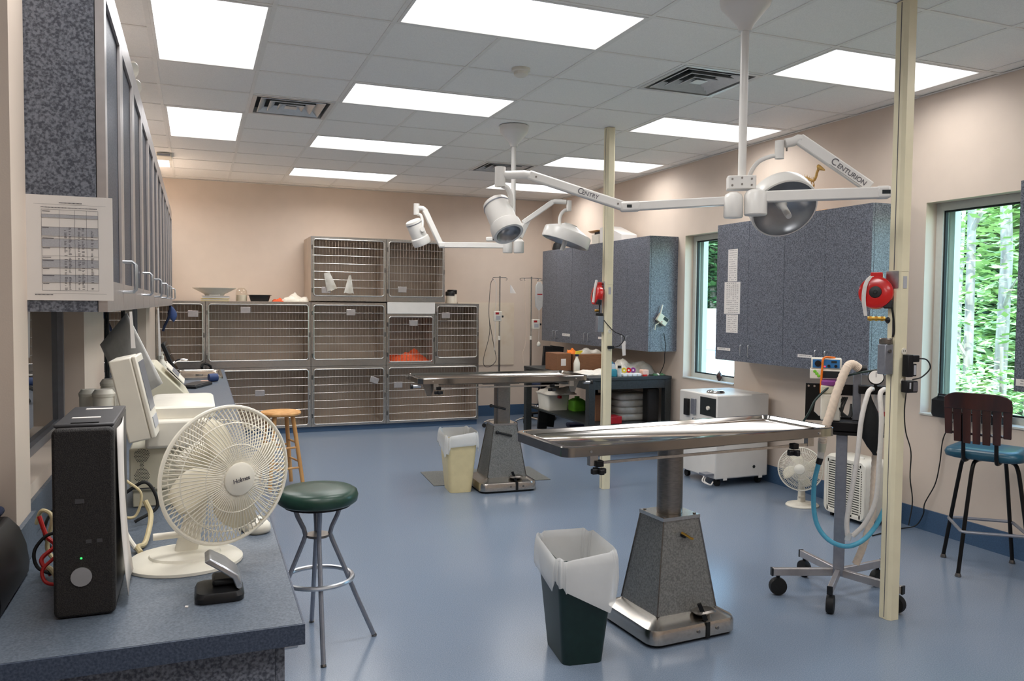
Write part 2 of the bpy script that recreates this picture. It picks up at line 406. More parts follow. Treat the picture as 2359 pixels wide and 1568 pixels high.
for (a, b, c, d), lb, wt in zip(LIGHTS, LN, WATT):
    x0, x1, y0, y1 = GX+CELL*a, GX+CELL*b, GY+CELL*c, GY+CELL*d
    t = thing('ceiling_light', lb, 'ceiling light', ((x0+x1)/2, (y0+y1)/2, 3.055), group='recessed fluorescent ceiling lights')
    e = 0.03; g = G()
    L = [[(x0+s, y0+s, z), (x1-s, y0+s, z), (x1-s, y1-s, z), (x0+s, y1-s, z)] for s, z in ((0.013, 3.0615), (0.013, 3.055), (e, 3.055), (e, 3.066))]
    g.loops(L, False, False).build('frame', 'grid_white', t, smooth=0)
    G().box(x0+0.02, x1-0.02, y0+0.02, y1-0.02, 3.063, 3.07).build('diffuser', 'diffuser', t, smooth=0)
    G().box(x0+0.015, x1-0.015, y0+0.015, y1-0.015, 3.072, 3.108).build('housing', 'grid_white', t, smooth=0)
    ld = bpy.data.lights.new('tube_light', 'AREA'); ld.shape = 'RECTANGLE'; ld.size = (x1-x0)*0.8; ld.size_y = (y1-y0)*0.72
    ld.energy = LAMP_W*wt; ld.spread = math.radians(LAMP_SPREAD); ld.color = (1.0, 0.985, 0.96)
    lo = bpy.data.objects.new('tube_light', ld); COL.objects.link(lo); lo.parent = t; lo.location = (0, 0, 3.0622-3.055)
VL = ['square louvred ceiling vent left of the middle lights', 'square louvred ceiling vent beside the near lamp pole', 'square louvred ceiling vent behind the far lamp pole']
for (i, j), lb in zip(VENTS, VL):
    cx, cy = GX+CELL*(i+0.5), GY+CELL*(j+0.5)
    t = thing('ceiling_vent', lb, 'vent', (cx, cy, 3.05), group='louvred ceiling vents')
    h = CELL/2-0.012; sq = lambda s, z: [(cx-s, cy-s, z), (cx+s, cy-s, z), (cx+s, cy+s, z), (cx-s, cy+s, z)]
    G().loops([sq(h, 3.061), sq(h, 3.054), sq(h-0.03, 3.054), sq(h-0.03, 3.10)], False, False).build('frame', 'vent_metal', t, smooth=0)
    G().box(cx-h, cx+h, cy-h, cy+h, 3.102, 3.108).build('duct_back', 'gasket', t, smooth=0)
    for k, s in enumerate((0.235, 0.165, 0.095)):
        G().loops([sq(s-0.045, 3.095), sq(s, 3.056), sq(s-0.006, 3.053), sq(s-0.052, 3.09)], False, False).build('louver', 'vent_metal', t, smooth=0)
    G().loops([sq(0.045, 3.056), sq(0.028, 3.07)], True, True).build('center_plate', 'vent_metal', t, smooth=0)
t = thing('smoke_detector', 'small round white smoke detector on the ceiling tiles', 'smoke detector', (1.931, 4.77, 3.0))
G().lathe([(0.06, 3.061), (0.06, 3.045), (0.05, 3.04)], Matrix.Translation((1.931, 4.77, 0))).build('base', 'white_plastic', t)
G().lathe([(0.047, 3.042), (0.044, 3.022), (0.03, 3.012), (0.0001, 3.012)], Matrix.Translation((1.931, 4.77, 0))).build('cover', 'white_plastic', t)
# skirting
struct(G().box(WR-0.012, WR, 2.0, YB, 0, 0.15).build('baseboard_right', 'cove_blue', smooth=0))
struct(G().box(3.46, WR-0.012, YB-0.012, YB, 0, 0.15).build('baseboard_back', 'cove_blue', smooth=0))
struct(G().box(3.36, 4.2, YB-0.014, YB-0.001, 0.72, 1.6).build('trim_4', 'board_stained', smooth=0))
# right windows
def window(n, y0, y1):
    wz0, wz1 = WZ; X = WR+0.10
    wnd = bpy.data.objects.new('window_%d' % n, None); COL.objects.link(wnd); wnd['kind'] = 'structure'; wnd.location = (X, (y0+y1)/2, wz0)
    ORG[wnd.name] = Vector(wnd.location)
    rect = lambda s, x: [(x, y0+s, wz0+s), (x, y1-s, wz0+s), (x, y1-s, wz1-s), (x, y0+s, wz1-s)]
    G().loops([rect(0.001, X+0.06), rect(0.001, X), rect(0.055, X), rect(0.055, X+0.06)], False, False).build('window_frame', 'window_frame', wnd, smooth=0)
    G().loops([rect(0.055, X+0.035), rect(0.055, X+0.012), rect(0.067, X+0.012), rect(0.067, X+0.035)], False, False).build('gasket', 'gasket', wnd, smooth=0)
    G().box(X+0.026, X+0.03, y0+0.056, y1-0.056, wz0+0.056, wz1-0.056).build('pane', 'window_glass', wnd, smooth=0)
    G().box(WR-0.012, X-0.001, y0+0.001, y1-0.001, wz0+0.0005, wz0+0.012).build('sill', 'window_frame', wnd, smooth=0)
    G().box(X+0.062, X+0.119, y1-0.10, y1-0.003, wz0+0.002, wz1-0.002).build('outer_jamb', 'window_frame', wnd, smooth=0)
    return wnd
window(1, *W1); window(2, *W2)
def lwindow(n, y0, y1, mull):
    X = WL-0.085; z0, z1 = LZ
    wnd = bpy.data.objects.new('window_%d' % n, None); COL.objects.link(wnd); wnd['kind'] = 'structure'; wnd.location = (X, (y0+y1)/2, z0)
    ORG[wnd.name] = Vector(wnd.location)
    rect = lambda s, x: [(x, y0+s, z0+s), (x, y1-s, z0+s), (x, y1-s, z1-s), (x, y0+s, z1-s)]
    G().loops([rect(0.001, X-0.05), rect(0.001, X+0.012), rect(0.03, X+0.012), rect(0.03, X-0.05)], False, False).build('window_frame', 'alum_grey', wnd, smooth=0)
    G().box(X-0.016, X-0.008, y0+0.031, y1-0.031, z0+0.031, z1-0.031).build('pane', 'glass_dark', wnd, smooth=0)
    for m in mull:
        G().box(X-0.006, X+0.004, m-0.02, m+0.02, z0+0.031, z1-0.031).build('mullion', 'gasket', wnd, smooth=0)
lwindow(3, *L1, (2.80, 2.87)); lwindow(4, *L2, (5.6, 6.8))
# ---------------------------------------------------------------- bank of animal cages along the back wall
YC = 9.85
def cage(x0, x1, z0, z1, label, lo=0.075, plate=(0.5, 0.85), tilt=0.0, depth=0.66, zt=0.028):
    t = thing('animal_cage', label, 'cage', ((x0+x1)/2, YC, z0), group='stainless steel animal cages')
    e = 0.0015; a, b, c, d = x0+e, x1-e, z0+e, z1-e
    rc = lambda s, y, sz=None: [(a+s, y, c+(s if sz is None else sz)), (b-s, y, c+(s if sz is None else sz)), (b-s, y, d-s), (a+s, y, d-s)]
    G().loops([rc(0.012, YC+0.012), rc(0.012, YC+depth-0.01), rc(0.0, YC+depth), rc(0.0, YC+0.012)], False, False).build('liner', 'cage_steel', t, smooth=0)
    G().box(a+0.012, b-0.012, YC+depth-0.016, YC+depth-0.004, c+0.012, d-0.012).build('back_panel', 'cage_steel', t, smooth=0)
    fo = [(a, YC+0.01, c), (b, YC+0.01, c), (b, YC+0.01, d), (a, YC+0.01, d)]
    fi = lambda y: [(a+0.032, y, c+lo), (b-0.028, y, c+lo), (b-0.028, y, d-zt), (a+0.032, y, d-zt)]
    ff = [(p[0], YC-0.004, p[2]) for p in fo]
    G().loops([fo, ff, fi(YC-0.004), fi(YC+0.012)], False, False).build('front_frame', 'steel', t, smooth=0)
    dx0, dx1, dz0, dz1 = a+0.03, b-0.03, c+lo+0.008, d-zt-0.006; yd = YC-0.014
    cx, cz = (dx0+dx1)/2, (dz0+dz1)/2
    ring = [(x+cx, yd, z+cz) for x, z in rrect(dx1-dx0, dz1-dz0, 0.03, 4)]
    door = G().tube(ring, 0.0075, 8, closed=True).build('door', 'cage_bar', t)
    g = G(); n = max(4, int((dx1-dx0)/0.036))
    for i in range(1, n):
        x = dx0+(dx1-dx0)*i/n; g.cyl((x, yd+0.006, dz0+0.004), (x, yd+0.006, dz1-0.004), 0.0021, n=4, cap=False)
    g.build('wire_grid', 'cage_bar', door, kind='stuff')
    m = max(3, int((dz1-dz0)/0.088)); bar0 = None
    for i in range(1, m):
        z = dz0+(dz1-dz0)*i/m
        if bar0 is None: bar0 = G().cyl((dx0-0.01, yd-0.001, z), (dx1+0.01, yd-0.001, z), 0.003, n=6).build('crossbar', 'cage_bar', door); zb = z
        else: piece(bar0, door, (0, 0, z-zb))
    px, pz = dx0+(dx1-dx0)*plate[0], dz0+(dz1-dz0)*plate[1]
    mm = Matrix.Translation((px, yd-0.012, pz)) @ Matrix.Rotation(tilt, 4, 'Y')
    G().box(-0.055, 0.055, -0.003, 0.003, -0.036, 0.036, mm).build('card_holder', 'alum_frame', t, bevel=0.003)
    G().box(b-0.024, b-0.006, YC-0.022, YC-0.004, (c+d)/2-0.03, (c+d)/2+0.03).build('latch', 'steel_dark', t, bevel=0.003)
    for z in (c+0.13, d-0.13):
        G().cyl((a+0.016, YC-0.014, z-0.025), (a+0.016, YC-0.014, z+0.025), 0.008, n=8).build('hinge', 'steel_dark', t)
    return t
zA, zB, zC_, zD = 0.065, 0.80, 1.578, 2.372
cage(-0.425, 0.098, zB, zC_, 'middle-row cage at the left end, partly hidden by glass cabinets', plate=(0.78, 0.83))
cage(-0.425, 0.098, zA, zB, 'bottom-row cage at the left end behind the sink counter', lo=0.02, plate=(0.4, 0.5))
cage(0.10, 1.284, zB, zC_, 'wide middle-row cage with jar and tray on top', plate=(0.36, 0.9))
cage(0.10, 1.284, zA, zB, 'wide bottom-row cage behind the wooden stool', lo=0.022, plate=(0.5, 0.6))
cage(1.286, 2.204, zB, zC_, 'middle-row cage under the cage with plastic bags', plate=(0.52, 0.87))
cage(1.286, 2.204, zA, zB, 'bottom-row cage with a crooked card holder', lo=0.022, plate=(0.86, 0.78), tilt=0.35)
cage(2.206, 3.43, zA, zB, 'widest bottom-row cage behind the far exam table', lo=0.022, plate=(0.1, 0.68))
cage(2.206, 2.834, zB, 1.44, 'small middle-row cage holding an orange towel', lo=0.03, plate=(0.55, 0.86))
cage(2.836, 3.43, zB, zC_, 'middle-row cage at the right end of the bank', plate=(0.2, 0.82))
cage(1.286, 2.204, zC_+0.012, zD, 'top cage with plastic bags clipped to its bars', lo=0.058, plate=(0.17, 0.1))
cage(2.206, 2.965, zC_+0.012, zD, 'top cage beside the far lamp arm', lo=0.058, plate=(0.24, 0.13))
tag(G().box(2.22, 2.835, YC-0.006, YC+0.3, 1.442, 1.588).build('filler_panel', 'white_enamel', bevel=0.004), 'plain white panel above the small cage with orange towel', 'panel')
tag(G().box(-0.42, 3.42, YC+0.03, YC+0.6, 0.0, 0.064).build('cage_plinth', 'cove_blue', smooth=0), 'long blue plinth under the row of cages', 'plinth')
# things in and on the cages
g = G()
def blanket(cx, cy, z, w, d, h, seed, nx=12, ny=8):
    rr = random.Random(seed); g = G(); T = []
    for j in range(ny+1):
        for i in range(nx+1):
            u, v = i/nx, j/ny; edge = min(u, 1-u, v, 1-v)*2
            T.append((cx+(u-0.5)*w*(1+0.08*math.sin(7*v+seed)), cy+(v-0.5)*d*(1+0.08*math.sin(9*u+seed)), z+0.004+h*(edge**0.5)*(0.55+0.45*math.sin(9*u+3*v+seed)*math.cos(7*v-2*u))+rr.uniform(0, h*0.15)))
    B = [(p[0], p[1], z) for p in T]; n = (nx+1)*(ny+1); fs = []
    for j in range(ny):
        for i in range(nx):
            a = j*(nx+1)+i; q = (a, a+1, a+nx+2, a+nx+1); fs.append(q); fs.append(tuple(n+k for k in reversed(q)))
    for i in range(nx):
        for a, b in ((i, i+1), (ny*(nx+1)+i+1, ny*(nx+1)+i)): fs.append((b, a, n+a, n+b))
    for j in range(ny):
        for a, b in (((j+1)*(nx+1), j*(nx+1)), (j*(nx+1)+nx, (j+1)*(nx+1)+nx)): fs.append((b, a, n+a, n+b))
    g.add(T+B, fs); return g
tag(blanket(2.52, 10.04, zB+0.014, 0.585, 0.33, 0.19, 3).build('towel', 'orange_cloth', smooth=60), 'crumpled orange towel lying in the small cage', 'towel')
tag(blanket(1.115, 9.98, zC_+0.001, 0.30, 0.2, 0.11, 5).build('cloth', 'white_cloth', smooth=60), 'crumpled cream cloth on top of the cages', 'cloth')
tag(blanket(0.915, 9.96, zC_+0.001, 0.13, 0.12, 0.05, 9).build('cloth', 'orange_cloth', smooth=60), 'orange cloth beside the cream cloth on the cages', 'cloth')
def binder(z, m, label, dx=0.0):
    t = thing('binder', label, 'binder', (0.21+dx, 9.98, z), group='binders on the cages')
    G().box(0.05+dx, 0.36+dx, 9.87, 10.09, z+0.001, z+0.006).build('cover', m, t)
    G().box(0.06+dx, 0.35+dx, 9.88, 10.085, z+0.0061, z+0.026).build('pages', 'paper', t)
    G().box(0.05+dx, 0.36+dx, 9.87, 10.09, z+0.0262, z+0.031).build('cover', m, t)
binder(zC_, 'yellow', 'yellow binder at the bottom of the pile on the cages')
binder(zC_+0.031, 'paper', 'white binder on the yellow binder', 0.01)
t = thing('cone_collar', 'wide white plastic cone collar lying on the binders', 'collar', (0.20, 9.98, zC_+0.063))
G().lathe([(0.10, 0.0), (0.115, 0.02), (0.24, 0.085), (0.242, 0.09), (0.108, 0.024), (0.094, 0.004)], Matrix.Translation((0.20, 9.98, zC_+0.0635)), 40, cap=False).build('cone', 'white_plastic', t)
G().box(0.14, 0.26, 9.87, 9.885, zC_+0.0635, zC_+0.08).build('strap', 'white_cloth', t)
t = thing('glass_jar', 'domed glass jar between the collar and the black tray', 'jar', (0.50, 9.98, zC_))
G().lathe([(0.06, 0.002), (0.066, 0.01), (0.066, 0.09), (0.06, 0.13), (0.035, 0.155), (0.0001, 0.16)], Matrix.Translation((0.50, 9.98, zC_))).build('bowl', 'jar_glass', t)
G().lathe([(0.058, 0.004), (0.058, 0.075), (0.0001, 0.08)], Matrix.Translation((0.50, 9.98, zC_))).build('contents', 'white_plastic', t)
t = thing('tray', 'black plastic tray on top of the cages', 'tray', (0.705, 9.98, zC_))
Lp = [[(x+0.705, y+9.98, zC_+z) for x, y in rrect(w_, d_, 0.03)] for w_, d_, z in ((0.2, 0.12, 0.001), (0.24, 0.15, 0.07), (0.27, 0.18, 0.075), (0.27, 0.18, 0.079), (0.235, 0.145, 0.074), (0.19, 0.11, 0.008))]
G().loops(Lp).build('tray_body', 'black_plastic', t)
for k, (x, y, h, r) in enumerate(((3.075, 9.98, 0.10, 0.06), (3.14, 10.1, 0.125, 0.065))):
    t = thing('storage_jar', ['shorter white jar with black lid on the right cages', 'taller white jar with black lid on the right cages'][k], 'jar', (x, y, zC_), group='black-lidded jars on the cages')
    G().lathe([(r*0.95, 0.001), (r, 0.01), (r*0.9, h)], Matrix.Translation((x, y, zC_))).build('jar_body', 'white_plastic', t)
    G().lathe([(r, h+0.0005), (r*1.02, h+0.045), (r*0.9, h+0.055)], Matrix.Translation((x, y, zC_))).build('lid', 'black_plastic', t)
for k, (x, z, tl) in enumerate(((1.50, 1.83, 0.3), (1.74, 1.80, -0.06))):
    g = G(); n = 8; rows = []
    for j in range(7):
        v = j/6; wv = 0.035+0.03*v if k == 0 else 0.012+0.05*v
        rows.append([(wv*math.cos(2*PI*i/n), 0.012*math.sin(2*PI*i/n)*(0.3+v), 0.11-0.22*v+0.006*math.sin(3*i+j)) for i in range(n)])
    g.loops(rows).xf(Matrix.Translation((x, YC-0.045, z)) @ Matrix.Rotation(-tl, 4, 'Y'))
    tag(g.build('plastic_bag', 'clear_bag', smooth=60), ['larger plastic supply bag hanging on the top cage', 'smaller plastic supply bag hanging on the top cage'][k], 'bag', 'bags hanging on the top cage')
ring = [(0.098+0.05*math.cos(a*PI/6)+0.01*math.cos(a), YC-0.04-0.006*a, 0.80+0.055*math.sin(a*PI/6)) for a in range(0, 26)]
tag(G().tube([(p[0], YC-0.035-0.012*(i % 3), p[2]) for i, p in enumerate(ring)], 0.012, 6).build('leash_coil', 'black_rubber'), 'black leash coiled on the post between the left cages', 'leash')
# ---------------------------------------------------------------- left wall cabinets with glazed doors
U0_, UW, UZ0, UZ1, UXF = 2.38, 1.05, 1.53, 2.455, -0.22
ord6 = ['nearest', 'second', 'third', 'fourth', 'fifth', 'farthest']
for k in range(6):
    y0 = U0_+UW*k+0.001; y1 = y0+UW-0.002
    t = thing('wall_cabinet', ord6[k] + ' glass-door wall cabinet along the left wall' + (', with a printed chart on its side' if k == 0 else ''), 'cabinet', (-0.33, (y0+y1)/2, UZ0), group='glazed wall cabinets on the left')
    G().box(WL+0.001, UXF-0.024, y0, y1, UZ0, UZ1).build('carcass', 'laminate', t, smooth=0)
    for q in range(2):
        a = y0+0.003+q*(y1-y0)/2; b = a+(y1-y0)/2-0.006; s = 0.05
        rc = lambda i, x, e=0.0: [(x, a+i, UZ0+i+e), (x, b-i, UZ0+i+e), (x, b-i, UZ1-i-e), (x, a+i, UZ1-i-e)]
        d = G().loops([rc(0, UXF-0.022), rc(0, UXF), rc(s, UXF, 0.035), rc(s, UXF-0.008, 0.035)], False, False).build('door', 'alum_frame', t, smooth=0)
        G().box(UXF-0.018, UXF-0.009, a+s-0.002, b-s+0.002, UZ0+s+0.03, UZ1-s-0.03).build('pane', 'cab_glass', d, smooth=0)
        hy = b-0.03 if q == 0 else a+0.03
        G().tube([(UXF, hy, UZ0+0.06), (UXF+0.028, hy, UZ0+0.06), (UXF+0.036, hy, UZ0+0.068), (UXF+0.036, hy, UZ0+0.15), (UXF+0.028, hy, UZ0+0.158), (UXF, hy, UZ0+0.158)], 0.0045, 8).build('handle', 'alum', d)
# chart taped to the cabinet end
t = thing('price_chart', 'white printed chart with grey table taped to the cabinet end', 'paper', (-0.31, 2.377, 1.55))
X0, X1, Z0, Z1, yq = -0.408, -0.205, 1.560, 1.832, 2.3768
G().box(X0, X1, yq, yq+0.0012, Z0, Z1).build('sheet', 'paper', t, smooth=0)
pw, ph = X1-X0, Z1-Z0
gr = G(); ink = G(); yy = yq-0.0006; yk = yq-0.0011
def rq(g, u0, u1, v0, v1, y): g.quad((X0+u0*pw, y, Z1-v1*ph), (X0+u1*pw, y, Z1-v1*ph), (X0+u1*pw, y, Z1-v0*ph), (X0+u0*pw, y, Z1-v0*ph))
for v0, v1 in ((0.18, 0.21), (0.30, 0.385), (0.415, 0.49), (0.61, 0.685), (0.755, 0.825)): rq(gr, 0.185, 0.83, v0, v1, yy)
gr.build('shaded_rows', 'print_grey', t, smooth=0, kind='stuff')
rr = random.Random(2)
for v in (0.135, 0.18, 0.215, 0.30, 0.39, 0.41, 0.495, 0.575, 0.61, 0.69, 0.755, 0.83, 0.905): rq(ink, 0.185, 0.83, v, v+0.0022, yk)
for u in (0.185, 0.385, 0.56, 0.695, 0.828): rq(ink, u, u+0.003, 0.135, 0.907, yk)
rq(ink, 0.1, 0.92, 0.085, 0.0865, yk); rq(ink, 0.1, 0.92, 0.935, 0.9365, yk)
for u in (0.44, 0.49, 0.595, 0.64, 0.745):
    for q in range(52):
        v = 0.305+q*0.0115
        if rr.random() < 0.75: rq(ink, u, u+rr.uniform(0.015, 0.036), v, v+0.0045, yk)
for v in (0.15, 0.307, 0.405, 0.5, 0.587, 0.617, 0.695, 0.762, 0.837): rq(ink, 0.195, 0.195+rr.uniform(0.06, 0.13), v, v+0.006, yk)
for u in range(18): rq(ink, 0.385+u*0.0145, 0.385+u*0.0145+0.011, 0.065, 0.074, yk)
for u in range(40): rq(ink, 0.18+u*0.016, 0.18+u*0.016+0.012, 0.112, 0.119, yk)
for u in range(14): rq(ink, 0.105+u*0.0145, 0.105+u*0.0145+0.011, 0.942, 0.95, yk)
ink.build('printed_table', 'print_ink', t, smooth=0, kind='stuff')
# ---------------------------------------------------------------- worktop and base cabinets
CT = 0.91
t = thing('worktop', 'long blue speckled worktop running along the left wall', 'worktop', (0, 1.9, CT-0.04))
poly = [(XL2+0.005, 1.635), (0.196, 1.635), (0.243, 8.24), (WL+0.012, 8.24), (WL+0.012, 2.379), (-0.392, 2.379), (-0.392, 2.186), (XL2+0.005, 2.186)]
G().prism(poly, CT-0.04, CT).build('top', 'worktop', t, smooth=0)
G().prism([(XL2+0.005, 1.63), (0.2005, 1.63), (0.2475, 8.24), (0.2435, 8.24), (0.1965, 1.6345), (XL2+0.005, 1.6345)], CT-0.042, CT-0.0005).build('shaded_edge', 'shaded_edge', t, smooth=0)  # thin edge strip carrying the painted shade
G().box(WL+0.001, WL+0.011, 2.38, 8.24, CT-0.03, CT+0.10).build('backsplash', 'worktop', t, smooth=0)
G().box(-0.404, -0.393, 2.187, 2.379, CT-0.03, CT+0.10).build('corner_backsplash', 'worktop', t, smooth=0)
G().box(XL2+0.005, -0.4045, 2.187, 2.199, CT-0.03, CT+0.10).build('end_backsplash', 'worktop', t, smooth=0)
def base_unit(x0, x1, y0, y1, label, face):
    t = thing('base_cabinet', label, 'cabinet', ((x0+x1)/2, (y0+y1)/2, 0), group='base cabinets under the left worktop')
    G().box(x0, x1, y0, y1, 0.09, CT-0.043).build('carcass', 'laminate', t, smooth=0)
    if face == 'x':
        G().box(x0+0.05, x1-0.06, y0, y1, 0.0, 0.0895).build('toe_kick', 'cove_blue', t, smooth=0)
        dr = G().box(x1+0.001, x1+0.019, y0+0.003, y1-0.003, 0.70, CT-0.05).build('drawer', 'laminate', t, smooth=0)
        dd = [G().box(x1+0.001, x1+0.019, a, b, 0.095, 0.694).build('door', 'laminate', t, smooth=0) for a, b in ((y0+0.003, (y0+y1)/2-0.002), ((y0+y1)/2+0.002, y1-0.003))]
        hd = lambda p, q, o: G().tube([(x1+0.019, *p), (x1+0.045, *p), (x1+0.045, *q), (x1+0.019, *q)], 0.005, 8).build('handle', 'alum', o)
        ym = (y0+y1)/2; hd((ym-0.05, 0.80), (ym+0.05, 0.80), dr); hd((ym-0.04, 0.55), (ym-0.04, 0.65), dd[0]); hd((ym+0.04, 0.55), (ym+0.04, 0.65), dd[1])
        if y0 < 1.7: hd((1.70, CT-0.072), (1.79, CT-0.072), dr)
    else:
        G().box(x0, x1, y0+0.06, y1, 0.0, 0.0895).build('toe_kick', 'cove_blue', t, smooth=0)
        G().box(x0+0.05, x1, y0-0.004, y0-0.0005, 0.095, CT-0.052).build('end_panel', 'laminate', t, smooth=0)
base_unit(XL2+0.01, -0.402, 1.68, 2.185, 'speckled grey base cabinet in the near left corner', 'y')
base_unit(-0.39, 0.145, 1.668, 2.378, 'nearest speckled base cabinet below the desk fan', 'x')
for k in range(6): base_unit(WL+0.01, 0.145+0.007*k, 2.38+k*0.974, 2.38+k*0.974+0.972, ord6[k] + ' two-door base cabinet beyond the desk fan', 'x')
# ---------------------------------------------------------------- things on the worktop
t = thing('computer_tower', 'slim black computer tower standing on the worktop', 'computer', (-0.216, 1.99, CT), 0)
x0, x1, y0, y1, z1 = -0.273, -0.160, 1.818, 2.165, 1.302
G().box(x0+0.002, x1-0.002, y0+0.025, y1, CT+0.004, z1-0.004).build('chassis', 'pc_shell', t, bevel=0.004)
pr = rrect(x1-x0, z1-CT-0.004, 0.012, 4, (x0+x1)/2, (z1+CT)/2)
G().prism(pr, -(y0+0.024), -(y0), Matrix(((1,0,0,0),(0,0,-1,0),(0,1,0,0),(0,0,0,1)))).build('front_bezel', 'dark_mesh', t, bevel=0.006)
G().box(x0+0.001, x1-0.001, y0+0.0255, y1-0.02, z1-0.0035, z1+0.004).build('top_cover', 'pc_grey', t, bevel=0.003)
G().cyl((-0.222, y0-0.0005, 0.996), (-0.222, y0-0.004, 0.996), 0.0195, n=24).build('power_button', 'pc_side', t)
G().box(-0.232, -0.215, y0-0.002, y0+0.001, 1.147, 1.156).build('badge', 'pc_grey', t)
G().ball((-0.222, y0-0.001, 1.034), 0.0022).build('power_light', 'led_green', t)
for k in range(2): G().box(-0.213+0.02*k, -0.203+0.02*k, y0-0.0015, y0+0.001, 1.064, 1.071).build('usb_port', 'pc_grey', t)
G().box(-0.242, -0.19, 1.85, 1.858, z1+0.0041, z1+0.006).build('vent_slot', 'black_plastic', t)
G().box(-0.25, -0.195, 1.93, 1.945, z1+0.0041, z1+0.0052).build('sticker', 'paper', t)
G().box(-0.24, -0.185, 2.08, 2.10, z1+0.0041, z1+0.0052).build('sticker', 'paper', t)
g = G(); rows = []
for j in range(9):
    v = j/8; rows.append([(x1+0.0025+0.016*v**3+0.003*math.sin(4*u+2*v), 1.87+0.19*u, z1-0.012-(z1-CT-0.03)*v) for u in (0, .25, .5, .75, 1)])
vs = [p for r_ in rows for p in r_]; fs = [(j*5+i, j*5+i+1, j*5+i+6, j*5+i+5) for j in range(8) for i in range(4)]
o = g.add(vs, fs).build('taped_paper', 'paper', t, smooth=60); md = o.modifiers.new('solid', 'SOLIDIFY'); md.thickness = 0.0012
# office printer at the left edge
t = thing('printer', 'black office printer with grey top at the left edge', 'printer', (-0.6, 2.06, CT))
sec = [(-0.82, CT+0.002), (-0.375, CT+0.002), (-0.372, CT+0.03), (-0.378, CT+0.075), (-0.392, CT+0.115), (-0.415, CT+0.142), (-0.82, CT+0.15)]
m_xz = Matrix(((1,0,0,0),(0,0,-1,0),(0,1,0,0),(0,0,0,1)))
G().prism(sec, -2.165, -1.855, m_xz).build('printer_body', 'black_plastic', t, bevel=0.006)
G().box(-0.80, -0.43, 1.865, 2.105, CT+0.1525, CT+0.158).build('top_panel', 'alum_grey', t, bevel=0.004)
G().prism([(-0.80, CT+0.1525), (-0.42, CT+0.1505), (-0.42, CT+0.165), (-0.5, CT+0.195), (-0.80, CT+0.20)], -2.16, -2.11, m_xz).build('paper_cover', 'navy_cloth', t, bevel=0.006)
G().box(-0.70, -0.47, 1.848, 1.8545, CT+0.05, CT+0.075).build('paper_slot', 'gasket', t)
# cables
def cable(name, pts, r, m, label, n=8): return tag(G().tube(spline(pts, n), r, 8).build(name, m), label, 'cable')
cable('cable', [(-0.37, 2.24, CT+0.10), (-0.355, 2.22, CT+0.135), (-0.33, 2.2, CT+0.12), (-0.34, 2.19, CT+0.05), (-0.31, 2.17, CT+0.015), (-0.29, 2.2, CT+0.013)], 0.005, 'cable_tan', 'tan cable arching behind the black printer')
cable('cable', [(-0.30, 2.28, CT+0.15), (-0.34, 2.26, CT+0.12), (-0.355, 2.25, CT+0.07), (-0.33, 2.25, CT+0.02), (-0.29, 2.26, CT+0.015)], 0.004, 'cable_black', 'black cable looping between printer and computer')
cable('cable', [(-0.352, 2.165, CT+0.135), (-0.335, 2.15, CT+0.09), (-0.315, 2.13, CT+0.07), (-0.34, 2.11, CT+0.045), (-0.318, 2.09, CT+0.013)], 0.005, 'cable_red', 'red cable tangled left of the computer')
cable('cable', [(-0.30, 2.12, CT+0.105), (-0.33, 2.11, CT+0.10), (-0.352, 2.10, CT+0.07), (-0.345, 2.09, CT+0.035), (-0.315, 2.08, CT+0.02), (-0.295, 2.07, CT+0.03)], 0.004, 'black_rubber', 'black cable coil beside the red cable')
cable('cable', [(-0.30, 2.04, CT+0.07), (-0.325, 2.03, CT+0.045), (-0.318, 2.02, CT+0.02), (-0.292, 2.01, CT+0.013)], 0.004, 'cable_red', 'short red lead behind the computer front')
cable('cable', [(-0.345, 2.14, CT+0.014), (-0.325, 2.10, CT+0.028), (-0.305, 2.06, CT+0.022), (-0.295, 2.02, CT+0.013)], 0.006, 'cable_tan', 'short tan cable on the worktop left of the computer')
cable('cable', [(-0.135, 2.40, CT+0.10), (-0.12, 2.38, CT+0.06), (-0.13, 2.30, CT+0.012), (-0.145, 2.25, CT+0.015), (-0.135, 2.2, CT+0.013)], 0.007, 'cable_tan', 'thick tan cable drooping behind the desk fan')
cable('cable', [(-0.19, 2.50, CT+0.14), (-0.15, 2.49, CT+0.10), (-0.165, 2.48, CT+0.04), (-0.20, 2.47, CT+0.05), (-0.19, 2.46, CT+0.11)], 0.004, 'cable_tan', 'loop of cream cable behind the computer tower')
cable('cable', [(-0.20, 2.55, CT+0.09), (-0.14, 2.55, CT+0.12), (-0.11, 2.54, CT+0.05), (-0.17, 2.52, CT+0.013)], 0.005, 'cable_black', 'dark cable looped in front of the analyser base')
cable('cable', [(-0.185, 2.30, CT+0.06), (-0.165, 2.27, CT+0.03), (-0.148, 2.24, CT+0.013)], 0.006, 'white_plastic', 'white flat cable beside the computer tower')
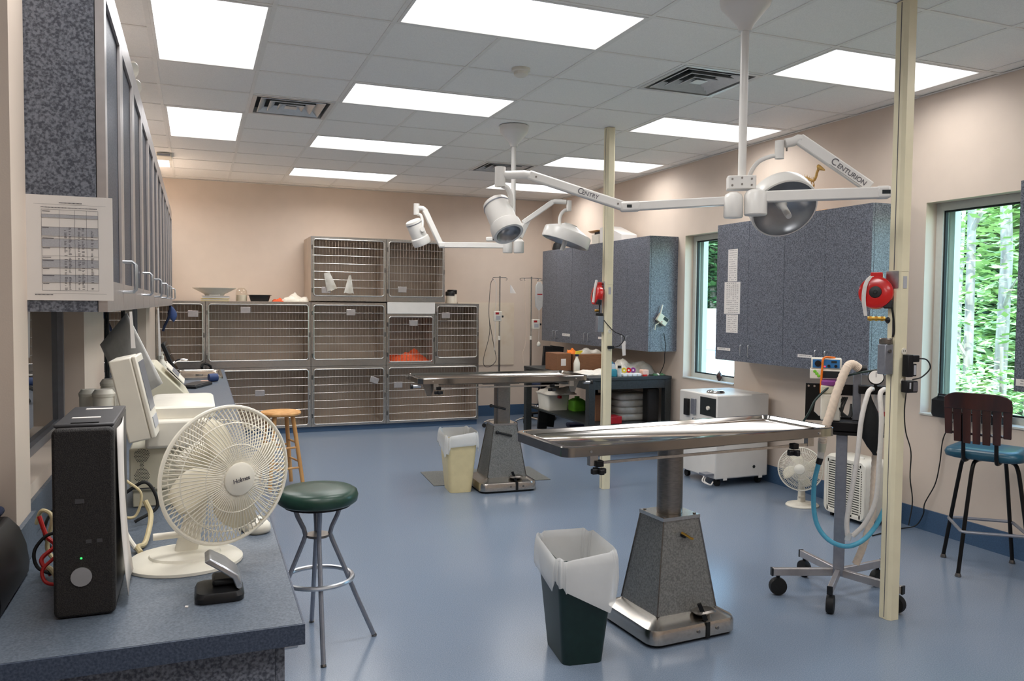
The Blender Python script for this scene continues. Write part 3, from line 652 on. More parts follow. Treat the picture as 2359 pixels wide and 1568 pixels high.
# desk fan
def desk_fan(root, c, ax, R, bc, m_g, m_b, hub_m, nw=84, text_on=None):
    ax = Vector(ax).normalized(); Mx = frame(c, ax)
    dome = lambda s, dep: [(0.19*R + (R*0.985-0.19*R)*(i/8), dep*(1-((i/8))**2.2)) for i in range(9)]
    for nm, dep, sw in (('front_grille', 0.33*R, 0.22), ('rear_grille', -0.42*R, -0.22)):
        g = G(); prof = dome(1, dep)
        for k in range(nw):
            a0 = 2*PI*k/nw
            g.tube([(r_*math.cos(a0+sw*(r_/R)**1.2), r_*math.sin(a0+sw*(r_/R)**1.2), z_) for r_, z_ in prof], 0.0016 if R > 0.15 else 0.0018, 4, cap=False, m=Mx)
        for r_, z_ in (prof[3], prof[6]): g.tube([(r_*math.cos(2*PI*i/40), r_*math.sin(2*PI*i/40), z_) for i in range(40)], 0.0016, 4, closed=True, m=Mx)
        g.build(nm, m_g, root, kind='stuff')
    G().tube([(R*math.cos(2*PI*i/56), R*math.sin(2*PI*i/56), 0) for i in range(56)], 0.0052, 8, closed=True, m=Mx).build('rim', m_g, root)
    G().lathe([(0.0001, 0.40*R), (0.13*R, 0.40*R), (0.15*R, 0.385*R), (0.20*R, 0.38*R), (0.235*R, 0.36*R), (0.24*R, 0.32*R), (0.2*R, 0.31*R)], Mx, 32).build('hub_cover', hub_m, root)
    for q in range(4):
        g = G(); T = []; nU, nV = 7, 6
        for j in range(nV+1):
            for i in range(nU+1):
                u, v = i/nU, j/nV; r_ = (0.16+0.70*u)*R; sp = 0.25+0.62*math.sin(PI*min(1, 0.25+0.75*u))*0.9
                a = q*PI/2 + sp*(v-0.5)*1.25 + 0.35*u; T.append((r_*math.cos(a), r_*math.sin(a), (v-0.5)*0.30*R*(1-0.35*u)))
        g.add(T, [(j*(nU+1)+i, j*(nU+1)+i+1, (j+1)*(nU+1)+i+1, (j+1)*(nU+1)+i) for j in range(nV) for i in range(nU)], Mx)
        o = g.build('blade', 'fan_blade', root, smooth=60); s_ = o.modifiers.new('solid', 'SOLIDIFY'); s_.thickness = 0.002
    G().lathe([(0.0001, 0.14*R), (0.15*R, 0.13*R), (0.17*R, 0.0), (0.16*R, -0.12*R)], Mx, 20).build('blade_hub', 'fan_blade', root)
    G().lathe([(0.30*R, -0.44*R), (0.40*R, -0.50*R), (0.40*R, -0.72*R), (0.32*R, -0.92*R), (0.0001, -0.98*R)], Mx, 24).build('motor_housing', hub_m, root)
    mp = Mx @ Vector((0, 0, -0.7*R)); b = Vector(bc)
    rw = [[(b.x+x*0.9+(mp.x-b.x)*tt, b.y+y*0.9+(mp.y-b.y)*tt, b.z+0.02+(mp.z-0.25*R-b.z-0.02)*tt) for x, y in rrect(0.36*R*(1-0.25*tt), 0.3*R*(1-0.2*tt), 0.07*R)] for tt in (0, .3, .6, 1)]
    G().loops(rw).build('neck', hub_m, root)
    base = lambda s, z: [(b.x+s*0.80*R*math.cos(2*PI*i/40), b.y-0.06*R+s*0.72*R*math.sin(2*PI*i/40), b.z+z) for i in range(40)]
    G().loops([base(1, 0.001), base(1, 0.008), base(0.93, 0.016), base(0.62, 0.020), base(0.6, 0.026), base(0.35, 0.030)]).build('base', hub_m, root)
    G().cyl((b.x-0.05*R, b.y-0.2*R, b.z+0.22*R+0.04), (b.x-0.42*R, b.y-0.24*R, b.z+0.22*R+0.04), 0.05*R).build('knob', hub_m, root)
t = thing('desk_fan', 'cream desk fan with wire grille on the worktop', 'fan', (-0.005, 2.09, CT))
desk_fan(t, (0.068, 2.10, 1.128), (0.47, -0.88, -0.02), 0.171, (-0.03, 2.14, CT), 'fan_cream', 'fan_cream', 'fan_cream')
Mx = frame((0.068, 2.10, 1.128), (0.47, -0.88, -0.02), (1, 0.5, 0.0))
text('Holmes', 'hub_lettering', 'print_ink', t, 0.016, Mx @ Matrix.Translation((0, 0, 0.40*0.171+0.0006)) @ Matrix.Rotation(0.15, 4, 'Z'), 0.9)
# hole punch
t = thing('hole_punch', 'black hole punch with chrome lever on the worktop', 'hole punch', (0.045, 1.85, CT))
G().loops([[(x+0.043, y+1.857, CT+z) for x, y in rrect(w_, d_, 0.02)] for w_, d_, z in ((0.10, 0.105, 0.001), (0.102, 0.108, 0.012), (0.094, 0.098, 0.022), (0.06, 0.07, 0.026))]).build('base', 'black_plastic', t)
G().box(0.028, 0.078, 1.835, 1.895, CT+0.0265, CT+0.042).build('punch_block', 'black_plastic', t, bevel=0.006)
lev = [(0.083, 1.832, CT+0.03), (0.075, 1.835, CT+0.052), (0.05, 1.84, CT+0.072), (0.018, 1.848, CT+0.09)]
g = G(); rows = []
for (x, y, z), wd in zip(lev, (0.020, 0.024, 0.030, 0.024)):
    rows.append([(x-0.006, y-wd, z-0.004), (x+0.006, y-wd, z+0.004), (x+0.006, y+wd+0.03, z+0.004), (x-0.006, y+wd+0.03, z-0.004)])
g.loops(rows).build('lever', 'alum', t, bevel=0.003)
G().cyl((0.083, 1.812, CT+0.032), (0.083, 1.90, CT+0.032), 0.006).build('hinge_pin', 'chrome', t)
tag(G().prism([(-0.027, 1.805), (-0.021, 1.803), (-0.020, 1.81), (-0.026, 1.812)], CT+0.0002, CT+0.0022).build('paper_scrap', 'paper', smooth=0), 'tiny white paper scrap beside the hole punch', 'paper')
t = thing('mouse', 'white computer mouse near the worktop edge behind the fan', 'mouse', (0.15, 2.36, CT))
G().loops([[(x*math.cos(.4)-y*math.sin(.4)+0.15, x*math.sin(.4)+y*math.cos(.4)+2.36, CT+z) for x, y in rrect(w_, d_, min(w_, d_)*0.45, 6)] for w_, d_, z in ((0.062, 0.10, 0.001), (0.068, 0.112, 0.01), (0.064, 0.106, 0.024), (0.045, 0.08, 0.036), (0.015, 0.04, 0.040))]).build('shell', 'white_plastic', t, smooth=70)
G().cyl((0.160, 2.325, CT+0.030), (0.166, 2.327, CT+0.030), 0.012).build('wheel', 'black_plastic', t)
# blood analyser
t = thing('blood_analyser', 'large white analyser with a tilted display behind the fan', 'analyser', (-0.09, 2.9, CT))
G().box(-0.198, 0.034, 2.735, 3.12, CT+0.055, 1.10).build('lower_body', 'beige_plastic', t, bevel=0.006)
G().box(-0.19, 0.025, 2.75, 3.1, CT+0.001, CT+0.0545).build('plinth', 'beige_plastic', t, bevel=0.004)
G().box(-0.15, 0.034, 2.70, 3.12, 1.101, 1.19).build('drawer_front', 'white_plastic', t, bevel=0.01)
G().loops([[(x-0.045, y+2.93, z) for x, y in rrect(w_, d_, 0.03)] for w_, d_, z in ((0.20, 0.40, 1.1905), (0.20, 0.40, 1.222), (0.186, 0.386, 1.228))]).build('top_cover', 'white_plastic', t)
hz = [-0.0555+0.111*i/40 for i in range(41)]
hw = lambda z: max(0.0085+2.6*z*z, math.sqrt(max(0.0, 0.0245**2-(abs(z)-0.031)**2))) if abs(z) < 0.031 else math.sqrt(max(1e-7, 0.0245**2-(abs(z)-0.031)**2))
hp = [(hw(z), z) for z in hz] + [(-hw(z), z) for z in reversed(hz)]
G().prism([(x-0.162, z+1.046) for x, z in hp], -2.7348, -2.7325, m_xz).build('vent_grille', 'beige_plastic', t)
g = G()
for j in range(-12, 13):
    for i in range(-6, 7):
        x, z = (i+0.5*(j % 2))*0.0046, j*0.0042
        if abs(x) < hw(z)-0.002 and abs(z) < 0.053: g.prism([(x-0.162+0.0016*math.cos(q*PI/3), z+1.046+0.0016*math.sin(q*PI/3)) for q in range(6)], -2.7324, -2.7318, m_xz)
g.build('vent_holes', 'gasket', t, smooth=0, kind='stuff')
G().box(-0.188, -0.125, 2.7325, 2.7345, 0.972, 0.975).build('panel_seam', 'pc_grey', t)
D = [(-0.224, 2.62, 1.362), (-0.172, 2.60, 1.150), (-0.112, 2.62, 1.158), (-0.160, 2.66, 1.405)]
pn = frame((-0.150, 2.66, 1.275), (0.976, -0.05, 0.21), (-0.215, 0.0, 0.97))
G().box(-0.125, 0.125, -0.075, 0.075, -0.062, 0.0, pn).build('display_housing', 'white_plastic', t, bevel=0.005)
G().box(-0.125, 0.125, -0.076, 0.076, 0.0005, 0.014, pn).build('display_bezel', 'white_plastic', t, bevel=0.004)
G().box(-0.045, 0.105, -0.058, 0.058, 0.0145, 0.016, pn).build('screen', 'alum_grey', t)
G().box(-0.10, -0.065, -0.05, 0.05, 0.0145, 0.0165, pn).build('key_strip', 'print_grey', t)
# grey plastic dust cover sheet
g = G(); T = []; nU, nV = 10, 8
A, B, C_, D_ = Vector((-0.252, 3.46, 1.515)), Vector((-0.360, 3.60, 1.385)), Vector((-0.255, 3.50, 1.15)), Vector((-0.122, 3.36, 1.245))
for j in range(nV+1):
    for i in range(nU+1):
        u, v = i/nU, j/nV; p = A.lerp(B, u).lerp(D_.lerp(C_, u), v) + Vector((0.03, -0.04, 0.0))*math.sin(PI*u)*math.sin(PI*v); T.append(p)
g.add(T, [(j*(nU+1)+i, j*(nU+1)+i+1, (j+1)*(nU+1)+i+1, (j+1)*(nU+1)+i) for j in range(nV) for i in range(nU)])
mat('grey_film', (238, 236, 232), 0.4, var=0.05, alpha=0.93)
o = g.build('film_sheet', 'grey_film', smooth=60); o.modifiers.new('solid', 'SOLIDIFY').thickness = 0.0025
tag(o, 'grey curved plastic sheet leaning behind the analyser display', 'sheet')
t = thing('label_printer', 'pale sloping-front instrument behind the grey sheet', 'instrument', (-0.12, 4.25, CT))
G().prism([(-0.215, CT+0.001), (0.015, CT+0.001), (0.005, CT+0.10), (-0.055, CT+0.215), (-0.19, CT+0.355), (-0.215, CT+0.355)], -4.45, -4.12, m_xz).build('instrument_body', 'beige_plastic', t, bevel=0.005)
pn = frame((-0.1, 4.28, 1.21), (0.74, 0, 0.67), (0, 1, 0)); G().box(-0.12, 0.12, -0.06, 0.06, 0.0, 0.004, pn).build('control_panel', 'white_plastic', t)
for k in range(3): G().box(-0.10+0.07*k, -0.06+0.07*k, -0.02, 0.02, 0.0042, 0.008, pn).build('button', 'alum_grey', t)
G().box(-0.16, -0.06, 4.117, 4.1195, CT+0.13, CT+0.165).build('slot', 'gasket', t)
for k, (x, y, r, h) in enumerate(((-0.318, 3.26, 0.036, 0.33), (-0.372, 3.33, 0.034, 0.325), (-0.318, 3.52, 0.036, 0.345))):
    t = thing('canister', ['front white lidded canister beside the computer', 'dull white lidded canister next to the window', 'rear white lidded canister half hidden behind another'][k], 'canister', (x, y, CT), group='lidded canisters on the worktop')
    m_ = Matrix.Translation((x, y, CT))
    G().lathe([(r*0.98, 0.001), (r, 0.01), (r, h-0.035), (r*0.97, h-0.03)], m_).build('canister_body', 'white_plastic', t)
    G().lathe([(r*1.04, h-0.0295), (r*1.08, h-0.018), (r*0.8, h-0.003), (0.0001, h)], m_).build('lid', 'white_plastic', t)
t = thing('clamp_fixture', 'small white clamp block with chrome screws beside the canisters', 'clamp', (-0.27, 3.28, CT))
G().box(-0.274, -0.252, 3.24, 3.32, CT+0.001, CT+0.31).build('block', 'white_plastic', t, bevel=0.004)
for z in (0.25, 0.295): G().cyl((-0.252, 3.27, CT+z), (-0.235, 3.268, CT+z), 0.008).build('screw', 'chrome', t)
# paper strips hanging below the cabinets
for k, (x, y, z0, z1) in enumerate(((-0.205, 3.0, 1.40, 1.525), (-0.20, 5.0, 1.25, 1.525))):
    tag(G().prism([(x-0.002, z0), (x+0.012, z0), (x+0.002, z1), (x-0.006, z1)], -(y+0.002), -y, m_xz).build('paper_strip', 'paper', smooth=0), ['short white paper strip hanging from the nearest cabinets', 'long white paper strip hanging from the middle cabinets'][k], 'paper')
# monitor, keyboard, soap, tape
t = thing('computer_monitor', 'black monitor seen edge-on near the sink', 'monitor', (-0.2, 6.9, CT))
pm = frame((-0.175, 6.9, 1.10), (0.93, 0.0, 0.36), (0, 1, 0))
G().box(-0.20, 0.20, -0.155, 0.155, -0.03, 0.0, pm).build('screen_housing', 'black_plastic', t, bevel=0.006)
G().box(-0.185, 0.185, -0.14, 0.14, 0.0005, 0.002, pm).build('screen', 'glass_dark', t)
G().cyl((-0.2, 6.9, CT+0.02), (-0.19, 6.9, CT+0.1), 0.025).build('stand', 'black_plastic', t)
G().box(-0.29, -0.11, 6.8, 7.0, CT+0.001, CT+0.0195).build('foot', 'black_plastic', t, bevel=0.005)
t = thing('keyboard', 'dark grey keyboard lying in front of the sink', 'keyboard', (-0.02, 6.65, CT))
m_ = Matrix.Translation((-0.01, 6.62, CT)) @ Matrix.Rotation(1.2, 4, 'Z')
G().box(-0.17, 0.17, -0.07, 0.07, 0.001, 0.02, m_).build('case', 'black_plastic', t, bevel=0.004)
g = G()
for i in range(14):
    for j in range(5): g.box(-0.16+0.0228*i, -0.14+0.0228*i, -0.06+0.0235*j, -0.04+0.0235*j, 0.0205, 0.027, m_)
g.build('keys', 'pc_grey', t, smooth=0, kind='stuff')
t = thing('soap_dispenser', 'white pump soap bottle beside the monitor', 'bottle', (-0.275, 7.4, CT))
m_ = Matrix.Translation((-0.275, 7.4, CT))
G().lathe([(0.036, 0.001), (0.038, 0.01), (0.038, 0.13), (0.02, 0.155), (0.016, 0.17)], m_).build('bottle', 'white_plastic', t)
G().lathe([(0.018, 0.1705), (0.018, 0.195), (0.008, 0.197), (0.008, 0.215)], m_).build('pump', 'white_plastic', t)
G().box(-0.285, -0.215, 7.392, 7.408, CT+0.2152, CT+0.228).build('spout', 'white_plastic', t, bevel=0.003)
t = thing('sink', 'stainless steel sink set in the far worktop', 'sink', (0.02, 7.6, CT))
G().loops([[(x+0.02, y+7.6, CT+z) for x, y in rrect(w_, d_, 0.05)] for w_, d_, z in ((0.38, 0.80, 0.0015), (0.38, 0.80, 0.02), (0.35, 0.77, 0.024), (0.33, 0.75, 0.012), (0.30, 0.72, 0.004))]).build('basin', 'steel', t)
G().tube(spline([(-0.20, 7.6, CT+0.002), (-0.20, 7.6, CT+0.09), (-0.17, 7.6, CT+0.13), (-0.12, 7.6, CT+0.145), (-0.075, 7.6, CT+0.14)], 5), 0.011, 10).build('faucet', 'chrome', t)
G().cyl((0.02, 7.6, CT+0.0045), (0.02, 7.6, CT+0.014), 0.03).build('drain', 'steel_dark', t)
t = thing('tape_roll', 'blue bandage roll on the worktop edge by the sink', 'roll', (0.12, 6.95, CT))
G().lathe([(0.012, -0.035), (0.032, -0.035), (0.034, 0.0), (0.032, 0.035), (0.012, 0.035)], frame((0.125, 6.98, CT+0.035), (1, 0.3, 0)), 20).build('roll', 'blue_tape', t)
G().box(0.03, 0.09, 6.94, 6.99, CT+0.001, CT+0.013).build('loose_end', 'pink', t)
t = thing('clippers', 'small black clipper lying on the worktop before the keyboard', 'clipper', (-0.03, 5.9, CT))
G().lathe([(0.012, 0.0), (0.018, 0.02), (0.016, 0.10), (0.010, 0.14)], frame((-0.06, 5.75, CT+0.0185), (0.25, 1, 0)), 12).build('grip', 'black_plastic', t)
G().box(-0.04, -0.015, 5.88, 5.93, CT+0.008, CT+0.02).build('blade_head', 'alum', t)
g = G(); Lp = []
for j in range(7):
    v = j/6; Lp.append([(-0.225+0.055*v*(1-v)*3*math.cos(2*PI*i/8)+0.02*v, 8.40+0.02*math.sin(2*PI*i/8), 1.527-0.16*v) for i in range(8)])
t = thing('cap', 'dark blue cap hanging from the far end of the cabinets', 'cap', (-0.23, 8.4, 1.35))
g.loops(Lp).build('crown', 'blue_tape', t, smooth=60)
G().tube(spline([(-0.232, 8.392, 1.53), (-0.245, 8.39, 1.42), (-0.285, 8.39, 1.33), (-0.30, 8.39, 1.28)], 4), 0.012, 6).build('strap', 'navy_cloth', t)
t = thing('emergency_light', 'white twin-head emergency light on top of the left cabinets', 'emergency light', (-0.25, 3.85, UZ1))
G().box(-0.38, -0.29, 3.72, 3.92, UZ1+0.001, UZ1+0.08).build('housing', 'white_plastic', t, bevel=0.01)
for y, z in ((3.78, 0.085), (3.95, 0.055)):
    m_ = frame((-0.26, y, UZ1+z), (0.75, -0.6, -0.35))
    G().lathe([(0.012, -0.035), (0.03, -0.012), (0.038, 0.02), (0.034, 0.025), (0.0001, 0.012)], m_, 20).build('lamp_head', 'white_plastic', t)
G().box(-0.289, -0.275, 3.76, 3.96, UZ1+0.05, UZ1+0.07).build('arm', 'white_plastic', t)
t = thing('exit_box', 'small grey ceiling box beyond the left cabinets', 'box', (-0.31, 8.95, 3.0))
G().box(-0.36, -0.22, 8.8, 9.05, 3.02, 3.056).build('box_body', 'white_plastic', t, bevel=0.004)
G().box(-0.35, -0.23, 8.795, 8.7995, 3.028, 3.048).build('face', 'alum_grey', t)
# ---------------------------------------------------------------- exam tables
def exam_table(label, loc, rz, L, W, h, off, style):
    t = thing('exam_table', label, 'exam table', (loc[0], loc[1], 0), rz, 'stainless exam tables')
    rp = lambda w_, d_, r_, z, n=5: [(x, y, z) for x, y in rrect(w_, d_, r_, n)]
    G().loops([rp(0.47, 0.42, 0.05, 0.004), rp(0.475, 0.425, 0.05, 0.02)]).build('base_skid', 'black_rubber', t)
    G().loops([rp(0.50, 0.45, 0.06, 0.018), rp(0.50, 0.45, 0.06, 0.065), rp(0.488, 0.438, 0.06, 0.082), rp(0.46, 0.41, 0.055, 0.09), rp(0.34, 0.30, 0.02, 0.118)]).build('base', 'steel', t)
    py = lambda w_, d_, z: [(-w_/2, -d_/2, z), (w_/2, -d_/2, z), (w_/2, d_/2, z), (-w_/2, d_/2, z)]
    G().loops([py(0.34, 0.30, 0.118), py(0.205, 0.19, 0.545)]).build('pedestal', 'hammered', t, smooth=0)
    G().loops([py(0.215, 0.20, 0.5455), py(0.215, 0.20, 0.562)]).build('pedestal_cap', 'steel', t, smooth=0)
    for sx in (-1, 1):
        for sy in (-1, 1):
            G().tube([(sx*0.171, sy*0.151, 0.119), (sx*0.1035, sy*0.096, 0.544)], 0.004, 4).build('corner_trim', 'steel_dark', t)
            G().cyl((sx*0.088, sy*0.08, 0.5625), (sx*0.088, sy*0.08, 0.567), 0.008, n=8).build('bolt', 'steel_dark', t)
    cw = 0.062
    if style == 1: G().cyl((0, 0, 0.5625), (0, 0, h-0.075), cw, n=32).build('column', 'steel_dark', t)
    else:
        G().loops([rp(0.125, 0.10, 0.02, 0.5625), rp(0.125, 0.10, 0.02, h-0.075)]).build('column', 'steel_dark', t)
    ox, oy = off; tm = Matrix.Translation((ox, oy, 0))
    G().box(-0.16, 0.16, -0.14, 0.14, h-0.074, h-0.066, tm).build('mounting_plate', 'steel_dark', t)
    for sy in (-1, 1): G().box(-L*0.40, L*0.40, sy*0.15-0.02, sy*0.15+0.02, h-0.0655, h-0.0455, tm).build('support_rail', 'steel_dark', t)
    lo = [rp(L, W, 0.05, h-0.044), rp(L, W, 0.05, h-0.004), rp(L-0.008, W-0.008, 0.047, h), rp(L-0.05, W-0.05, 0.035, h), rp(L-0.07, W-0.07, 0.03, h-0.016), rp(L-0.13, W-0.13, 0.03, h-0.0175), rp(L-0.14, W-0.14, 0.03, h-0.0215)]
    G().loops(lo, m=tm).build('table_top', 'tray_steel', t, bevel=0)
    # accessory rails with clamps
    yr = -(W/2-0.03)
    rail = G().box(-L*0.40, L*0.40, yr-0.004, yr+0.004, h-0.088, h-0.076, tm).build('accessory_rail', 'steel', t)
    for x in (-L*0.40, L*0.40): G().box(x-0.02, x+0.02, yr-0.006, yr+0.02, h-0.092, h-0.0445, tm).build('rail_bracket', 'steel', t)
    for sx in (-0.385, 0.33 if style == 1 else 0.28):
        k = G().box(sx*L-0.018, sx*L+0.018, yr-0.02, yr+0.012, h-0.098, h-0.07, tm).build('clamp', 'black_metal', t, bevel=0.003)
        for aa in (0, PI/2):
            m_ = tm @ Matrix.Translation((sx*L, yr-0.004, h-0.118)) @ Matrix.Rotation(aa, 4, 'Z')
            G().box(-0.035, 0.035, -0.011, 0.011, -0.012, 0.012, m_).build('clamp_knob', 'black_plastic', k, bevel=0.004)
    for sx in (-1, 1): G().cyl(tm @ Vector((sx*L*0.42, -W/2-0.0005, h-0.024)), tm @ Vector((sx*L*0.42, -W/2-0.004, h-0.024)), 0.006, n=10).build('rivet', 'chrome', t)
    # foot pedal and strap, crank
    G().box(0.055, 0.075, -0.2295, -0.2255, 0.012, 0.085).build('pedal_strap', 'black_rubber', t)
    pd = G().loops([[(x+0.07, y-0.185, z) for x, y in rrect(w_, d_, 0.03)] for w_, d_, z in ((0.10, 0.06, 0.115), (0.12, 0.075, 0.125), (0.10, 0.06, 0.133))]).build('foot_pedal', 'steel_dark', t)
    G().bar((0.06, -0.215, 0.09), (0.03, -0.20, 0.17), 0.012, 0.02).build('pedal_arm', 'black_metal', pd)
    for sx in (0.01, 0.12): G().cyl((sx, -0.2255, 0.05), (sx, -0.230, 0.05), 0.008, n=10).build('base_screw', 'steel_dark', t)
    if style == 1:
        c = G().cyl((0.0, -0.103, 0.475), (0.0, -0.125, 0.475), 0.012).build('crank', 'black_metal', t)
        G().tube([(-0.02, -0.127, 0.492), (0.035, -0.127, 0.458), (0.045, -0.127, 0.456)], 0.006, 8).build('crank_arm', 'brass', c)
    else:
        for z, x in ((0.48, -0.02), (0.70, -0.06)):
            c = G().cyl((x-0.05, -0.11 if z < 0.6 else -0.06, z+0.01), (x+0.07, -0.125 if z < 0.6 else -0.07, z-0.02), 0.009).build('lock_lever', 'black_plastic', t)
            G().ball((x-0.055, -0.11 if z < 0.6 else -0.06, z+0.011), 0.016).build('lever_grip', 'black_plastic', c)
        for sx in (-1, 1):
            for sy in (-1,):
                G().prism([(sx*(L/2-0.05), h-0.05), (sx*(L/2-0.16), h-0.05), (sx*(L/2-0.125), h-0.15), (sx*(L/2-0.09), h-0.15)], W/2-0.10, W/2-0.09, Matrix(((1,0,0,ox),(0,0,-1,oy),(0,1,0,0),(0,0,0,1)))).build('hanger_plate', 'steel_dark', t)
                q = G().cyl((sx*(L/2-0.03)+ox, oy-W/2+0.05, h-0.065), (sx*(L/2+0.035)+ox, oy-W/2+0.05, h-0.065), 0.012).build('side_clamp', 'alum', t)
                G().cyl((sx*(L/2+0.036)+ox, oy-W/2+0.05, h-0.065), (sx*(L/2+0.055)+ox, oy-W/2+0.05, h-0.065), 0.02, n=10).build('side_knob', 'black_plastic', q)
    return t
exam_table('near stainless exam table with a long tray top', (2.14, 3.30), 0.065, 1.585, 0.51, 0.956, (0.088, 0.042), 1)
exam_table('far stainless exam table beside the cream bin', (2.43, 6.36), -0.05, 1.48, 0.56, 0.968, (-0.036, 0.05), 2)
tag(G().prism([(1.93, 7.16), (1.89, 6.57), (2.945, 6.475), (2.985, 7.07)], 0.0005, 0.006).build('floor_mat', 'mat_grey', smooth=0), 'flat grey rubber mat on the floor beneath the far exam table', 'mat')
# ---------------------------------------------------------------- stools
SX, SY = 0.51, 3.68
t = thing('bar_stool', 'round stool with dark green seat and splayed metal legs', 'stool', (SX, SY, 0))
m_ = Matrix.Translation((SX, SY, 0))
G().lathe([(0.0001, 0.652), (0.165, 0.652), (0.178, 0.662), (0.182, 0.685), (0.176, 0.705), (0.155, 0.718), (0.08, 0.722), (0.0001, 0.722)], m_, 40).build('seat', 'green_vinyl', t, smooth=60)
G().lathe([(0.15, 0.640), (0.15, 0.6515)], m_, 32).build('seat_base', 'black_metal', t)
for a in (-1.62, -0.05, 1.55, 3.1):
    c, s = math.cos(a), math.sin(a)
    pts = [(SX+c*r, SY+s*r, z) for r, z in ((0.105, 0.6395), (0.088, 0.59), (0.062, 0.535), (0.055, 0.505), (0.065, 0.475), (0.12, 0.34), (0.175, 0.20), (0.255, 0.01))]
    lg = G().tube(pts, 0.0105, 8).build('leg', 'alum_grey', t)
    G().cyl((SX+c*0.255, SY+s*0.255, 0.009), (SX+c*0.259, SY+s*0.259, 0.0005), 0.0125).build('foot_cap', 'steel_dark', lg)
G().lathe([(0.03, 0.497), (0.053, 0.497), (0.053, 0.508), (0.03, 0.508)], m_, 24).build('collar', 'steel_dark', t)
G().tube([(SX+0.155*math.cos(2*PI*i/48), SY+0.155*math.sin(2*PI*i/48), 0.305) for i in range(48)], 0.011, 8, closed=True).build('foot_ring', 'alum', t)
WX, WY = 0.66, 7.0
t = thing('wooden_stool', 'round light-wood stool beyond the desk fan', 'stool', (WX, WY, 0))
m_ = Matrix.Translation((WX, WY, 0))
G().lathe([(0.0001, 0.612), (0.155, 0.612), (0.168, 0.62), (0.170, 0.632), (0.162, 0.643), (0.10, 0.645), (0.0001, 0.645)], m_, 36).build('seat', 'wood_stool', t)
legs = []
for a in (PI/4+0.25, 3*PI/4+0.25, 5*PI/4+0.25, 7*PI/4+0.25):
    c, s = math.cos(a), math.sin(a); legs.append((c, s)); G().cyl((WX+c*0.11, WY+s*0.11, 0.6115), (WX+c*0.205, WY+s*0.205, 0.0005), 0.018, 0.0165, n=12).build('leg', 'wood_stool', t)
for k in range(4):
    for z in ((0.17, 0.34) if k % 2 == 0 else (0.22, 0.38)):
        r = 0.205-0.095*z/0.611; a, b = legs[k], legs[(k+1) % 4]
        G().cyl((WX+a[0]*r, WY+a[1]*r, z), (WX+b[0]*r, WY+b[1]*r, z), 0.009, n=8).build('rung', 'wood_stool', t)
# ---------------------------------------------------------------- waste bins with liners
def bin_(label, loc, rz, m_b, lobes, seed):
    t = thing('waste_bin', label, 'bin', loc, rz, 'waste bins with liners')
    H_ = 0.475; w0, d0, w1, d1 = 0.185, 0.265, 0.265, 0.35
    rp = lambda k, z, e=0.0: [(x, y, z) for x, y in rrect(w0+(w1-w0)*k-e, d0+(d1-d0)*k-e, 0.035, 6)]
    G().loops([rp(0, 0.001), rp(0.02, 0.01), rp(1, H_-0.02), rp(1.04, H_-0.019), rp(1.06, H_), rp(1, H_, 0.008), rp(0.05, 0.015, 0.01)]).build('bin_body', m_b, t)
    n = 112; rr = random.Random(seed); base = rrect(1, 1, 0.16, 27)
    def pt(i, w_, d_): x, y = base[i % n]; return x*w_, y*d_
    dirs = [math.atan2(base[i][1], base[i][0]) for i in range(n)]
    wave = lambda i, f, p: math.sin(2*PI*i/n*f+p)
    front = [max(0.0, math.cos(dirs[i]+2.3)) for i in range(n)]          # towards the near left corner the rim sags
    hem = []
    for i in range(n):
        h = 0.085+0.022*wave(i, 3, seed)+0.012*wave(i, 8, 2*seed)
        for ang, wd, am in lobes:
            d = abs((dirs[i]-ang+PI) % (2*PI)-PI); h += am*math.exp(-(d/wd)**2)
        hem.append(h)
    def ring(k, z, e, rip, f=0.0, sag=0.0):
        out = []; w_, d_ = w0+(w1-w0)*k+e, d0+(d1-d0)*k+e
        for i in range(n):
            x, y = pt(i, w_, d_); q = 1+rip*(wave(i, 13, seed+z*9)+0.7*wave(i, 7, 2.1*seed+z*5)+0.5*wave(i, 29, seed))
            out.append((x*q, y*q, z-hem[i]*f-sag*front[i]**2+0.006*wave(i, 5, seed)))
        return out
    L = [ring(0.3, 0.12, -0.03, 0.03), ring(0.6, 0.28, -0.03, 0.03), ring(0.9, 0.40, -0.026, 0.022, 0, 0.01), ring(1.0, H_+0.012, -0.012, 0.008, 0, 0.02), ring(1.07, H_+0.030, 0.0, 0.007, 0, 0.025), ring(1.14, H_+0.022, 0.006, 0.01, 0, 0.025),
         ring(1.17, H_-0.004, 0.014, 0.014, 0.05, 0.02), ring(1.14, H_-0.012, 0.018, 0.02, 0.35, 0.01), ring(1.10, H_-0.016, 0.022, 0.024, 0.7), ring(1.06, H_-0.018, 0.024, 0.022, 0.95), ring(1.05, H_-0.018, 0.022, 0.02, 1.0)]
    G().loops(L, True, False).build('bin_liner', 'bag_plastic', t, smooth=80)
    return t
bin_('dark green waste bin with a white liner beside the near table', (1.575, 3.185, 0), -0.12, 'bin_green', ((-2.75, 0.22, 0.10), (-0.95, 0.25, 0.11)), 1.0)
bin_('cream waste bin with a white liner beside the far table', (2.05, 6.40, 0), -0.10, 'bin_cream', ((-2.6, 0.25, 0.08),), 2.2)
